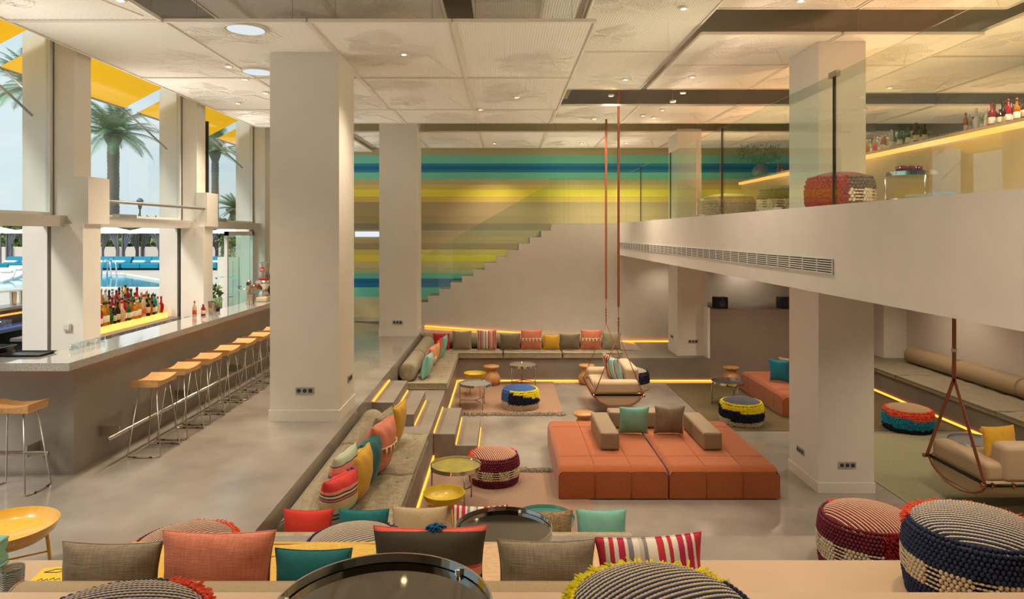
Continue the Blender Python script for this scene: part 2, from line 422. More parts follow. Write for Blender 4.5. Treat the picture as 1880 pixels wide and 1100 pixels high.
# ---------------- window side
for i, y in enumerate((8.2, 11.47, 14.75)):
    struct('wall_pillar_%d' % (i+1), box(-5.40, -5.16, y, y+.33, 0, 5.25), PLASTER2)
    struct('trim_%d' % (10+i), box(-5.80, -5.5, y+.02, y+.30, 0, 4.75), WHITEP)      # outer pier
    struct('trim_%d' % (20+i), box(-5.44, -5.41, y+.08, y+.12, 0, 4.73), mat('dark_track', '#4a4238', .4, .3))
    if i < 2:   # folded shutter housings stepping out of the pillars
        struct('trim_%d' % (30+i), box(-5.16, -4.98, y-.02, y+.42, 2.36, 2.93), PLASTER2)
        struct('trim_%d' % (40+i), box(-5.40, -5.02, y-.06, y+.30, 0, 2.36), PLASTER2)
struct('wall_window_head', box(-5.55, -5.2, -1, 18.2, 4.73, 5.25), PLASTER2)
struct('trim_2', box(-5.55, -5.25, -1, 18.2, 2.33, 2.46), mat('beam_grey', '#c5beb2', .6))
# dark channel with chain at the second pillar
struct('trim_4', box(-5.40, -5.155, 11.9, 11.93, .9, 4.2), mat('dark_track', '#4a4238', .4, .3))
# upper windows
wi = 2
for y0, y1 in ((-.6, 8.2), (8.53, 11.47), (11.8, 14.75), (15.08, 18.1)):
    w = tag(bpy.data.objects.new('window_%d' % wi, None), None); COL.objects.link(w); w['kind'] = 'structure'
    f = MB()
    f.box(-5.48, -5.42, y0, y1, 2.46, 2.50); f.box(-5.48, -5.42, y0, y1, 4.69, 4.73); f.box(-5.48, -5.42, y0, y0+.05, 2.5, 4.69); f.box(-5.48, -5.42, y1-.05, y1, 2.5, 4.69)
    f.build('window_frame', mat('frame_white', '#e0dcd2', .4), w)
    box(-5.455, -5.445, y0+.05, y1-.05, 2.5, 4.69).build('pane', GLASSW, w)
    wi += 1
# grey round pull bar across the second bay
o = MB().tube([(-5.1, 8.55, 2.66), (-5.02, 11.75, 2.66)], .022).build('curtain_rail', ALU, smooth=True); tag(o, 'thin grey round rail crossing the second window bay', 'rail')
# glazed folding doors in the third bay (lower part)
for k, (y0, y1, x) in enumerate([(13.3, 14.72, -5.42), (15.1, 16.8, -5.42)]):
    d = tag(bpy.data.objects.new('door_%d' % (k+1), None), None); COL.objects.link(d); d['kind'] = 'structure'
    f = MB(); f.box(x-.03, x+.03, y0, y0+.07, 0, 2.28); f.box(x-.03, x+.03, y1-.07, y1, 0, 2.28); f.box(x-.03, x+.03, y0, y1, 2.2, 2.28); f.box(x-.03, x+.03, y0, y1, 0, .1)
    f.build('door_frame', WHITEP, d); box(x-.005, x+.005, y0+.07, y1-.07, .1, 2.2).build('pane', glassmat('door_glass', (.75, .90, .87, 1)), d)
    MB().tube([(x+.05, y0+.04, 1.0), (x+.07, y0+.04, 1.0), (x+.07, y0+.16, 1.0)], .01).build('door_handle', BRUSH, d)
struct('trim_5', box(-5.6, -5.0, 14.0, 14.02, 0, .01), WHITEP)

# ---------------- mezzanine balustrade
mg = thing('glass_balustrade', 'tall frameless glass balustrade along the mezzanine edge', 'balustrade', (2.93, 0, 2.501))
ys = [-2, 2.0, 6.05, 9.15, 12.0, 14.6, 17.28]
for a, b in zip(ys, ys[1:]):
    box(-.008, .008, a+.006, b-.006, 0, 1.16).build('glass_panel', GLASSG, mg)
for y in ys[1:-1]:
    box(-.012, .012, y-.008, y+.008, 0, 1.16).build('joint', mat('dark_joint', '#22201e', .4), mg)
box(-.02, .02, 5.98, 6.12, 1.13, 1.18).build('clamp', BRUSH, mg)
# ---------------- air grille in the fascia
ag = thing('air_grille', 'long white slatted ventilation grille in the mezzanine edge', 'vent', (2.899, 6.0, 1.885))
box(-.004, .0, 0, 11.1, 0, .135).build('backing', mat('grille_dark', '#5f564b', .8), ag)
sl = MB()
for k in range(7): sl.box(-.012, -.003, 0, 11.1, .002+k*.0215, .011+k*.0215)
sl.build('slats', WHITEP, ag)
fr = MB()
for k in range(38): fr.box(-.014, -.003, k*.3, k*.3+.008, 0, .135)
fr.build('dividers', WHITEP, ag)

# ================================================================ CEILING PANELS
LATT = {}
def lattice(w, d):
    key = (round(w, 2), round(d, 2))
    if key in LATT: return LATT[key]
    fam = MB(); sp = .028; ang = R(27); bw = .0090
    for sgn in (1, -1):
        dx, dy = cos(ang), sgn*sin(ang); nx, ny = -dy, dx
        cs = [x*nx+y*ny for x in (0, w) for y in (0, d)]
        c = math.floor(min(cs)/sp)*sp
        while c < max(cs):
            t0, t1 = -1e9, 1e9
            px, py = nx*c, ny*c
            for p, q, lim in ((px, dx, w), (py, dy, d)):
                a, b = (0-p)/q, (lim-p)/q
                if a > b: a, b = b, a
                t0 = max(t0, a); t1 = min(t1, b)
            if t1-t0 > .01:
                a = (px+dx*t0, py+dy*t0); b = (px+dx*t1, py+dy*t1)
                hx, hy = nx*bw/2, ny*bw/2
                fam.add([(a[0]-hx, a[1]-hy, .003), (a[0], a[1], -.0035), (a[0]+hx, a[1]+hy, .003), (b[0]-hx, b[1]-hy, .003), (b[0], b[1], -.0035), (b[0]+hx, b[1]+hy, .003)], [(0,1,4,3),(1,2,5,4)])
            c += sp
    me = fam.mesh('expanded_mesh', MESHM, fix=False)
    f2 = MB()
    for a, b in (((0,0),(w,0)), ((w,0),(w,d)), ((w,d),(0,d)), ((0,d),(0,0))):
        f2.bar((a[0], a[1], 0), (b[0], b[1], 0), .022, .035)
    f2.bar((0, d*.5, .012), (w, d*.5, .012), .012, .02)
    f2.bar((w*.72, d*.5, -.004), (w*.93, d*.95, -.004), .010, .012)
    hg = MB()
    for x, y in ((.15*w, .1*d), (.85*w, .1*d), (.15*w, .9*d), (.85*w, .9*d)): hg.tube([(x, y, 0), (x, y, .45)], .003, 5)
    mf = f2.mesh('frame', FRAMEM); mh = hg.mesh('hanger', ALU)
    emb = []
    for v in range(3):
        rnd = random.Random(v*13+5); q = MB()
        for bl in range(3):
            cx, cy = rnd.uniform(.2, .8)*w, rnd.uniform(.12, .88)*d; ph = rnd.uniform(0, 6); ax = rnd.uniform(.9, 1.5)
            for k in range(2, 9):
                r0 = k*.042; pts = []
                for j in range(40):
                    a = 2*pi*j/40; r = r0*(1+.28*sin(2*a+ph)+.16*sin(5*a+ph*2)+.08*sin(9*a))
                    x = cx+r*cos(a)*ax; y = cy+r*sin(a)
                    pts.append((min(max(x, .01), w-.01), min(max(y, .01), d-.01), -.006))
                q.tube(pts, .003, 4, closed=True)
        emb.append(q.mesh('embroidery', MESHM, smooth=True, fix=False))
    LATT[key] = (me, mf, mh, emb); return LATT[key]
def mk(name, me, par):
    o = bpy.data.objects.new(name, me); COL.objects.link(o); o.parent = par; return o
cols = [(-5.05, -3.49), (-3.47, -2.02), (-2.0, -.54), (-.52, .94), (.97, 2.38), (2.4, 4.08), (4.12, 5.82), (5.86, 7.56), (7.6, 9.6)]
rows = [(-.8, 1.8), (1.83, 4.4), (4.43, 6.93), (6.97, 9.5), (9.53, 11.95), (12.0, 13.9), (15.3, 18.1)]
H = {}
for c in range(9):
    for r in range(7):
        h = 4.78
        if c == 0: h = 4.42
        elif c <= 3 and r in (3, 4): h = 4.42
        elif c in (5, 6) and r in (3, 4): h = 4.67
        if c in (1, 2, 3) and r == 2: h = 4.86
        if r == 5 and c > 0: h = 4.50
        if r == 6 and c > 0: h = 4.52
        if r in (0, 1) and c > 0: h = 4.62
        if c >= 7 and r < 5: h = 4.72
        H[(c, r)] = h
def panel(x0, x1, y0_, y1_, z, lb, v):
    t = thing('ceiling_panel', lb, 'ceiling panel', (x0, y0_, z), group='hanging mesh ceiling panels')
    me, mf, mh, emb = lattice(x1-x0, y1_-y0_)
    mk('expanded_mesh', me, t); mk('frame', mf, t); mk('hangers', mh, t); mk('embroidery', emb[v % 3], t)
for r, (y0, y1) in enumerate(rows):
    for c, (x0, x1) in enumerate(cols):
        if c in (5, 6) and r == 3: y0_, y1_ = (8.27, 9.8)
        elif c in (5, 6) and r == 4: y0_, y1_ = (9.83, 11.4)
        else: y0_, y1_ = y0, y1
        panel(x0, x1, y0_, y1_, H[(c, r)], 'white expanded-metal ceiling panel with rope embroidery, %s from the windows, %s row' % (ORD[c], ORD[r]), c*2+r)
for i, (x0, x1, y0_, y1_, z) in enumerate([(-3.47, -2.02, 6.97, 9.3, 4.86), (-2.0, -.70, 6.97, 9.3, 4.86), (-.35, .94, 6.97, 9.3, 4.86), (2.4, 4.08, 6.97, 7.9, 4.86), (4.12, 5.82, 6.97, 7.9, 4.86)]):
    panel(x0, x1, y0_, y1_, z, 'shadowed upper-layer mesh panel above the lower ceiling panels, %s from the left' % ORD[i], i)
# round white recessed ceiling discs
for x, y, z, lb in [(-2.72, 7.2, 4.39, 'round white ceiling disc nearest the camera'), (-3.28, 9.1, 4.39, 'round white ceiling disc beyond the nearest one')]:
    t = thing('ceiling_disc', lb+', above the bar floor', 'ceiling light', (x, y, z))
    MB().lathe([(.215, 0), (.215, .02), (.19, .02), (.19, 0)], 32, caps=False).build('rim', WHITEP, t); MB().lathe([(0, .004), (.19, .004)], 32).build('diffuser', emis('disc_white', '#e8eef0', .8), t)
# ceiling spots
SPOTS = [(1255,17,4.75),(1148,147,4.75),(1122,177,4.75),(1180,219-6,4.75),(1090,219,4.48),(882,202,4.40),(875,222,4.48),(908,264,4.5),(1068,264,4.5),(1150,264,4.5),
         (1470,3,4.74),(1254,172,4.75),(1235,188,4.75),(1216,203,4.6),(1200,217,4.48),(420,123,4.40),(451,147,4.40),(488,172,4.40),(222,2,4.40)]
WARM = (1, .84, .67)
k = 0
extra = [(-3.6, 2.9, 4.55), (1.2, 3.0, 4.55), (4.4, 2.5, 4.6), (7, 3.5, 4.6), (2.9, 4.2, 4.6), (-1.7, 3.9, 4.6), (6.2, 8, 4.6), (6.5, 11.5, 4.6), (7.3, 14.5, 4.45), (5.2, 6.5, 4.6), (-1.2, 8.2, 4.38), (.2, 10.8, 4.38), (2.9, 10.5, 4.6), (-4.4, 11.3, 4.38)]  # further downlights, two of them added to brighten the foreground terraces
def panel_z(x, y):
    for c, (a, b) in enumerate(cols):
        for r, (d, e_) in enumerate(rows):
            if a <= x <= b and d <= y <= e_: return H[(c, r)]
def place(a, b, z):
    best = None
    for zz in (4.42, 4.5, 4.52, 4.62, 4.67, 4.72, 4.78, 4.86):
        Y = FP*(zz-.03-CZ)/(428-b); X = PX(a, Y)
        if panel_z(X, Y) == zz and (best is None or abs(zz-z) < abs(best[2]-z)): best = (X, Y, zz)
    if not best:
        for zz in (4.67, 4.62, 4.52, 4.5, 4.42):
            Y = FP*(zz-.03-CZ)/(428-b); X = PX(a, Y)
            if (panel_z(X, Y) or 9) >= zz: return (X, Y, zz)
    return best
pts = [place(a, b, z) for a, b, z in SPOTS]+[(x, y, panel_z(x, y) or z) for x, y, z in extra]
me_r = MB().lathe([(.03, 0), (.052, 0), (.052, .03), (.03, .03)], 16, caps=False).mesh('ring', WHITEP, True)
me_d = MB().lathe([(0, .012), (.032, .012)], 16).mesh('lens', emis('lamp_lens', '#ffd9a0', 30))
used = {}
for (x, y, z) in pts:
    ci = min(range(9), key=lambda c: abs(x-sum(cols[c])/2)); ri = min(range(7), key=lambda r: abs(y-sum(rows[r])/2))
    k_ = used.get((ci, ri), 0); used[(ci, ri)] = k_+1
    t = thing('downlight', 'small downlight, %s panel column from the windows, %s row from camera%s' % (ORD[ci], ORD[ri], ('', ', other one', ', extra one')[min(k_, 2)]), 'ceiling light', (x, y, z-.03), group='small round downlights in the mesh ceiling')
    z -= .03
    mk('ring', me_r, t); mk('lens', me_d, t)
    if abs((panel_z(x, y) or 0)-.03-z) > .02: MB().tube([(0, 0, .03), (0, 0, 5.25-z)], .006, 6).build('stem', ALU, t)
    l = bpy.data.lights.new('spot_lamp', 'SPOT'); l.energy = LIGHT_E*(.8 if (10.8 < y < 12.2 or 13.8 < y < 15.4) and z > 4.46 else 4); l.color = WARM; l.spot_size = R(112); l.spot_blend = 1; l.shadow_soft_size = .12
    lo = bpy.data.objects.new('spot_lamp', l); COL.objects.link(lo); lo.location = (x, y, z-.03)
# lamps under the mezzanine (recessed) and a warm strip over it
for i_, (x, y) in enumerate([(5.2, 7), (7, 7), (5.2, 10.5), (7.6, 10), (7.8, 13), (5.4, 13.5), (3.7, 12.5), (4.0, 16.7), (6.0, 16.9), (5.5, 4.6), (7.8, 4.6)]):
    t = thing('downlight', 'small recessed downlight under the mezzanine, above the %s' % ['floor left of the right swing seat', 'swing seat at the right photo edge', 'olive rug beside the white column', 'right bench, middle part', 'right bench near its far end', 'second orange sofa', 'floor between the hanging sofa and brown wall', 'far column foot', 'brown wall ledge', 'large navy pouf', 'right bench end nearest the camera'][i_], 'ceiling light', (x, y, 1.675), group='downlights recessed under the mezzanine')
    mk('ring', me_r, t); mk('lens', me_d, t)
    l = bpy.data.lights.new('spot_lamp', 'SPOT'); l.energy = 18 if y > 16 else 85; l.color = WARM; l.spot_size = R(140); l.spot_blend = .8; l.shadow_soft_size = .08
    lo = bpy.data.objects.new('spot_lamp', l); COL.objects.link(lo); lo.location = (x, y, 1.65)

# uplights added on the mezzanine floor for the warm glow on the mesh ceiling
for (x, y) in [(5.0, 3.6), (5.2, 6.2), (5.0, 9.0), (5.2, 11.8), (5.2, 14.8), (8.2, 6.5), (8.2, 11)]:
    t = thing('added_uplight', 'small added warm uplight on the mezzanine floor, %s from camera in the %s line' % ({3.6: 'first', 6.2: 'second', 9.0: 'third', 11.8: 'fourth', 14.8: 'fifth', 6.5: 'nearer', 11: 'farther'}[y], 'left' if x < 6 else 'right'), 'light', (x, y, 2.49), group='added warm uplights on the mezzanine floor')
    MB().lathe([(.06, 0), (.06, .08), (.045, .08), (.045, .05), (0, .05)], 20).build('housing', ALU, t, smooth=True, angle=40)
    l = bpy.data.lights.new('added_uplight_lamp', 'SPOT'); l.energy = 140; l.color = (1, .58, .27); l.spot_size = R(130); l.spot_blend = 1; l.shadow_soft_size = .05
    lo = bpy.data.objects.new('added_uplight_lamp', l); COL.objects.link(lo); lo.location = (x, y, 2.60); lo.rotation_euler = (R(180), 0, 0)

# washers and fittings added on transom and mezzanine edge to brighten the mesh ceiling
def washer(x, y, z, aim, e, col, lb, g):
    t = thing('added_washer', lb, 'light', (x, y, z), group=g)
    MB().box(-.05, .05, -.22, .22, 0, .05).build('housing', ALU, t)
    l = bpy.data.lights.new('added_washer_lamp', 'SPOT'); l.energy = e; l.color = col; l.spot_size = R(120); l.spot_blend = 1; l.shadow_soft_size = .12
    lo = bpy.data.objects.new('added_washer_lamp', l); COL.objects.link(lo); lo.location = (x, y, z+.08)
    lo.rotation_euler = Vector(aim).to_track_quat('-Z', 'Y').to_euler()
for WI in enumerate((3.2, 6.0, 9.6, 12.8, 16.2)):
    y = WI[1]
    washer(-5.33, y, 2.461, (.9, 0, 1), WASH_E, (1, .96, .90), 'slim added ceiling washer on the window transom, %s from the camera' % ORD[WI[0]], 'added ceiling washers on the window transom')
for WI in enumerate((2.4, 5.0, 8.0, 11.0, 14.0, 16.6)):
    y = WI[1]
    washer(3.12, y, 2.491, (-.9, 0, 1), WASH_E*1.1, (1, .84, .66), 'slim added ceiling washer behind the mezzanine glass, %s from the camera' % ORD[WI[0]], 'added ceiling washers behind the mezzanine glass')
# ================================================================ SOFT FURNISHINGS
F = {}
def fab(n, c, v=.10, c2=None, **k):
    if not c2: c2 = '#'+''.join('%02x' % int(int(c[i:i+2], 16)*.90) for i in (1, 3, 5)); kk = 2.2
    else: kk = 1.2
    F[n] = weave('fabric_'+n, c, c2, kk, .8 if kk < 2 else .4); return F[n]
fab('red', '#cf2a2a'); fab('redorange', '#d93a26'); fab('teal', '#17706f'); fab('deepteal', '#0f6361'); fab('mint', '#83bfa8'); fab('yellow', '#d9a62c')
fab('salmon', '#e08b6c', c2='#c87354', vs=90); fab('linen', '#a79a80', c2='#8e8169', vs=150); fab('sand', '#c6ac84'); fab('brown', '#84745c', c2='#6b5d49', vs=70)
fab('taupe', '#9a8a70', c2='#7d6f59', vs=140); fab('gold', '#e6b94e'); fab('peach', '#dcb68a'); fab('blueteal', '#17788c'); fab('brownpat', '#6d5238', c2='#a88f66', vs=60); fab('greenlinen', '#a39c7c', c2='#857d62', vs=130)
redstripe = stripes('fabric_red_stripe', 'X', .46, [(0,'#c22a3a'),(.05,'#e3d7c0'),(.09,'#c22a3a'),(.14,'#e3d7c0'),(.18,'#bf2747'),(.25,'#e3d7c0'),(.28,'#8d7f86'),(.33,'#e3d7c0'),(.39,'#c9bda4'),(.43,'#8d7f86'),(.47,'#e3d7c0'),(.57,'#c22a3a'),(.64,'#e3d7c0'),(.68,'#c22a3a'),(.72,'#e3d7c0'),(.78,'#b9254f'),(.84,'#e3d7c0'),(.87,'#b9254f'),(.93,'#e3d7c0'),(.96,'#c22a3a')], wob=.004, offset=.5)
multistripe = stripes('fabric_multi_stripe', 'Z', .5, [(0,'#3c3a30'),(.07,'#e0654f'),(.1,'#d9a07c'),(.17,'#a9bda0'),(.25,'#2f4d5e'),(.29,'#8fb0a4'),(.32,'#35505f'),(.36,'#a7b98d'),(.45,'#cdb887'),(.58,'#3a3d50'),(.6,'#d98d7a'),(.62,'#7c3a45'),(.65,'#e0c7a0'),(.68,'#2f4a42'),(.71,'#e59077'),(.76,'#d3403a'),(.97,'#b8bf9c')], wob=.003)
multipale = stripes('fabric_pale_stripe', 'Z', .5, [(0,'#b9c3a6'),(.3,'#8fb6a4'),(.5,'#c9cbb0'),(.62,'#7d8c92'),(.7,'#a8c2b0'),(.76,'#5b6b7a'),(.82,'#e07a60'),(.88,'#e59680'),(.98,'#44556a')], wob=.003)
darkstripe = stripes('fabric_dark_stripe', 'Z', .42, [(0,'#3a3226'),(.28,'#e0604f'),(.36,'#2e281f'),(.41,'#d98a6a'),(.50,'#c4493f'),(.53,'#453b2c'),(.80,'#4a3f2f'),(.86,'#df6350'),(.93,'#9cbcae')], wob=.003)
aquastripe = stripes('fabric_aqua_stripe', 'X', .5, [(0,'#86bfb2'),(.2,'#d6c9bd'),(.28,'#2f3f58'),(.31,'#9db9b8'),(.44,'#e07a70'),(.50,'#e3a58e'),(.62,'#433338'),(.68,'#e0715f'),(.76,'#2c2a33'),(.84,'#e59b88'),(.95,'#3a5c70')], wob=.003)
TAS = mat('tassel_cream', '#dcc8a2', .9, var=.15, vscale=50)
BLUET = mat('tassel_blue', '#1d5f86', .9, var=.2, vscale=60)
DARKB = mat('bead_dark', '#2a2018', .4)

def pillow_mb(w, h, t, seed=0):
    rnd = random.Random(seed); ph = rnd.uniform(0, 6)
    mb = MB(); nu = 22
    for sgn in (1, -1):
        def fn(u, v):
            a = u*2-1; b = v*2-1
            # dense towards the edges
            a = sin(a*pi/2); b = sin(b*pi/2)
            inset = .085
            x = a*(1-inset*(1-a*a)*0 - inset*(1-abs(b)**2)*0 - inset*(1-b*b)*1.0)
            z = b*(1-inset*(1-a*a))
            th = (max(0, (1-a*a))*max(0, (1-b*b)))**.42
            wr = .16*sin(9*a+3*b+ph)*(abs(b)**2.5)*(1-a*a)+.12*sin(8*b-ph+2*a)*(abs(a)**2.5)*(1-b*b)+.05*sin(4*a+ph)*sin(3*b)
            return (x*w/2, sgn*t/2*(th+wr*th)*(1 if sgn > 0 else 1), h/2+z*h/2)
        mb.grid(fn, nu, nu)
    return mb
PME = {}
def cushion(label, m, x, y, z, w=.42, h=.42, t=.15, yaw=0, lean=0, roll=0, deco=None, group=None, m2=None):
    o = thing('cushion', label, 'cushion', (x, y, z), R(yaw), group, R(-lean))
    if roll: o.rotation_euler[1] = R(roll)
    key = (w, h, t, m.name, int(x*7) % 3)
    if key not in PME: PME[key] = pillow_mb(w, h, t, int(x*7) % 3).mesh('cover', m, True)
    cv = mk('cover', PME[key], o)
    # piping round the rim
    pts = []
    for k in range(40):
        q = k/40*4; s_ = int(q); f = (q-s_)*2-1
        a, b = [(f, -1), (1, f), (-f, 1), (-1, -f)][s_]
        pts.append((a*(1-.085*(1-b*b))*w/2, 0, h/2+b*(1-.085*(1-a*a))*h/2))
    MB().tube(pts, .004, 5, closed=True).build('piping', m, cv, smooth=True)
    if deco == 'tassels':
        q = MB(); 
        zz = h*.60
        q.tube([(xx*w, -t*.5*(max(0, 1-(2*xx)**2))**.42*1.02-.004, zz) for xx in [(-.45+.09*k) for k in range(11)]], .007, 5)
        br = q.build('braid', TAS, o, smooth=True)
        for k in range(6):
            xx = -.40+.16*k; yy = -t*.5*(max(0, 1-(2*xx)**2))**.42-.012
            q = MB()
            for j in range(7):
                q.tube([(xx*w+.003*(j-3), yy, zz), (xx*w+.005*(j-3), yy-.008, zz-.045), (xx*w+.007*(j-3), yy-.006, zz-.075)], .0035, 4)
            q.ell((xx*w, yy-.002, zz-.015), (.010, .010, .012), 8, 6)
            q.build('tassel', TAS, br, smooth=True)
    if deco in ('bluefringe', 'bluetop'):
        q = MB(); rnd = random.Random(3)
        for k in range(90):
            if deco == 'bluefringe':
                a = rnd.random(); px, pz = (w/2*.93, .03+a*(h-.05)) if k < 62 else (w/2*(.9-rnd.random()*.5), h*.96)
            else: px, pz = w*.05+rnd.gauss(0, .012), h*.96
            d = Vector((rnd.uniform(-.5, 1) if deco == 'bluefringe' else rnd.uniform(-1, 1), rnd.uniform(-1, 1), rnd.uniform(-.6, .8))).normalized()*.035
            q.tube([(px, 0, pz), (px+d.x*.6, d.y*.6, pz+d.z*.6+.004), (px+d.x, d.y, pz+d.z-.006)], .0045, 4)
        q.build('fringe' if deco == 'bluefringe' else 'tassel', BLUET, o, smooth=True)
    if deco == 'edge':
        q = MB(); rnd = random.Random(5)
        for k in range(120):
            pz = .02+(h-.04)*k/120
            for sx in (-1,):
                q.tube([(sx*w/2*.95, 0, pz), (sx*(w/2*.95+.03), rnd.uniform(-.02, .02), pz-.01)], .004, 4)
        q.build('fringe', BLUET, o, smooth=True)
    return o
def mattress(label, m, x0, x1, y0, y1, z0, h=.13, tu=3, tv=3, name='seat_mattress', cat='mattress', group=None):
    w, d = x1-x0, y1-y0
    o = thing(name, label, cat, ((x0+x1)/2, (y0+y1)/2, z0), group=group)
    rnd = random.Random(int(abs(x0*100+y0*10)))
    mb = MB(); nu, nv = 14*tu, 14*tv
    tp = [((i+.5)/tu*2-1, (j+.5)/tv*2-1) for i in range(tu) for j in range(tv)]
    def fn(u, v):
        a, b = u*2-1, v*2-1
        dz = 0
        for p, q in tp:
            dd = ((a-p)*w/2)**2+((b-q)*d/2)**2; dz -= .026*math.exp(-dd/.006)
        e = (1-abs(a)**14)*(1-abs(b)**14)
        z = h-.025+.025*max(0, e)**.5+dz+.006*sin(9*a+b*5)
        return (a*w/2, b*d/2, z)
    mb.grid(fn, nu, nv)
    # sides, slightly bulged in two rolls
    n = 14
    prof = [(-.012, 0), (0, .012), (.004, h*.28), (-.008, h*.5), (.004, h*.72), (0, h-.012), (-.006, h-.016)]
    c4 = [(-w/2, -d/2), (w/2, -d/2), (w/2, d/2), (-w/2, d/2)]
    vs = []; fs = []
    for off, z in prof:
        for sx, sy in ((-1,-1),(1,-1),(1,1),(-1,1)): vs.append((sx*(w/2+off), sy*(d/2+off), z))
    for i in range(len(prof)-1):
        for k in range(4): fs.append((i*4+k, i*4+(k+1) % 4, (i+1)*4+(k+1) % 4, (i+1)*4+k))
    fs.append((3,2,1,0)); mb.add(vs, fs)
    bd_ = mb.build('body', m, o, smooth=True, angle=50)
    for z in (h-.016, .016):
        MB().tube([(-w/2, -d/2, z), (w/2, -d/2, z), (w/2, d/2, z), (-w/2, d/2, z)], .009, 6, closed=True).build('piping', m, bd_, smooth=True)
    q = MB()
    for p, s_ in tp: q.ell((p*w/2, s_*d/2, h-.022), (.012, .012, .006), 8, 4)
    q.build('buttons', m, bd_, smooth=True)
    return o
def bolster(label, m, a, b, z, r=.155, name='bolster', group=None):
    """roll from a to b lying on height z"""
    a = Vector(a+(0,)); b = Vector(b+(0,)); L = (b-a).length
    o = thing(name, label, 'bolster', (a.x, a.y, z), atan2((b-a).y, (b-a).x), group)
    e = .025
    prof = [(0, .004), (r*.5, .001), (r-e, .0), (r-e*.3, e*.3), (r, e)]+[(r, L*k/8) for k in range(1, 8)]+[(r, L-e), (r-e*.3, L-e*.3), (r-e, L), (r*.5, L-.001), (0, L-.004)]
    cv = MB().lathe(prof, 40, (0, 0, r), 'X').build('cover', m, o, smooth=True)
    q = []
    for xx in (e*.5, L-e*.5):
        MB().tube([(xx, (r-.003)*cos(t*2*pi/40), r+(r-.003)*sin(t*2*pi/40)) for t in range(40)], .005, 5, closed=True).build('piping', m, cv, smooth=True)
    return o

# ---- left benches
ZS = -.38
mattress('grey linen seat mattress on the left bench, between the steps and the mattress seam', LINEN, -1.86, -1.0, 7.50, 8.98, -.51, tu=3, tv=4)
mattress('grey linen seat mattress on the left bench, nearest the camera', LINEN, -1.86, -1.0, 5.95, 7.47, -.51, tu=3, tv=4)
mattress('grey linen seat mattress on the far left bench, next to the upper steps', LINEN, -1.86, -1.0, 12.0, 13.4, -.51, tu=3, tv=4)
mattress('grey linen corner seat mattress where the far left bench meets the back bench', LINEN, -1.86, -1.0, 13.43, 15.0, -.51, tu=3, tv=4)
mattress('grey linen seat mattress in the left corner of the back bench', LINEN, -1.86, -.0-.03, 15.03, 15.85, -.51, tu=4, tv=2)
mattress('grey linen seat mattress in the middle of the back bench', LINEN, 0.0, 1.28, 15.03, 15.85, -.51, tu=4, tv=2)
mattress('grey linen seat mattress at the right end of the back bench', LINEN, 1.31, 2.62, 15.03, 15.85, -.51, tu=4, tv=2)
mattress('grey linen seat mattress on the near bench, under the red, teal and mint cushions', LINEN, -.99, .98, 5.12, 5.9, -.51, tu=5, tv=2)
B = LINEN
bolster('grey fabric bolster against the main floor edge, far one of the near pair', B, (-1.72, 7.55), (-1.72, 9.0), ZS, .155)
bolster('grey fabric bolster against the main floor edge, nearest the camera', B, (-1.72, 5.55), (-1.72, 7.53), ZS, .155)
bolster('grey fabric bolster beside the upper steps, its round end facing the camera', B, (-1.71, 12.1), (-1.71, 13.5), ZS, .157)
bolster('grey fabric bolster in the far left corner, behind the salmon and red cushions', B, (-1.71, 13.52), (-1.71, 15.3), ZS, .157)
for a, b, t in ((-1.85, -.45, 'left corner, behind the red and greige cushions'), (-.43, .9, 'behind the striped and first salmon cushions'), (.92, 2.3, 'right end, behind the second salmon cushion')):
    bolster('beige bolster of the back bench, '+t, B, (a, 15.72), (b, 15.72), ZS, .165)
bolster('long beige bolster of the near bench, its back to the camera', weave('bolster_sand', '#b3a27f', '#978560', .7), (-1.84, 5.23), (1.0, 5.23), -.376, .16)
# right bench
RB = mat('right_bench_fabric', '#9b8e74', .9, col2='#857a62', vscale=90, bump=.3, bscale=200)
for i, (a, b) in enumerate([(13.3, 16.0), (10.6, 13.27), (7.4, 10.57)]):
    mattress('thin grey-green mattress on the right bench, %s' % ('at its far end', 'middle one', 'nearest the camera')[i], RB, 7.62, 8.8, a, b, -.60, h=.10, tu=3, tv=6)
for i, (a, b) in enumerate([(12.95, 14.5), (11.35, 12.93), (9.7, 11.33), (8.1, 9.68)]):
    bolster('smooth beige bolster on the right bench, %s' % ('farthest, its round end by the pilaster', 'second from the far end', 'third from the far end', 'nearest, cut by the photo edge')[i], LINEN2, (8.66, a), (8.66, b), -.50, .17)

# ---- back row of cushions
def backc(px0, px1, top, label, m, deco=None):
    Y = 15.42; w = (px1-px0)*Y/FP; h = (641-top)*Y/FP*1.03
    cushion(label, m, PX((px0+px1)/2, Y), Y-.02, ZS, round(w, 2), round(h, 2), .15, lean=-9, deco=deco)
backc(796, 826, 611, 'bright red cushion in the left corner of the back bench', F['red'])
backc(831, 866, 606, 'greige cushion right of the bright red one on the back bench', F['linen'])
backc(876, 912, 605, 'red and cream striped cushion on the back bench', redstripe)
backc(918, 955, 612, 'brown woven cushion between the striped and the first salmon cushion', F['brown'])
backc(956, 995, 604, 'salmon cushion with cream tassels on the back bench, left of the yellow one', F['salmon'], 'tassels')
backc(997, 1027, 613, 'mustard yellow cushion in the middle of the back bench', F['yellow'])
backc(1027, 1064, 612, 'brown woven cushion right of the mustard yellow one', F['brown'])
backc(1065, 1104, 604, 'salmon cushion with cream tassels near the right end of the back bench', F['salmon'], 'tassels')
backc(1105, 1139, 609, 'greige cushion at the right end of the back bench', F['greenlinen'])
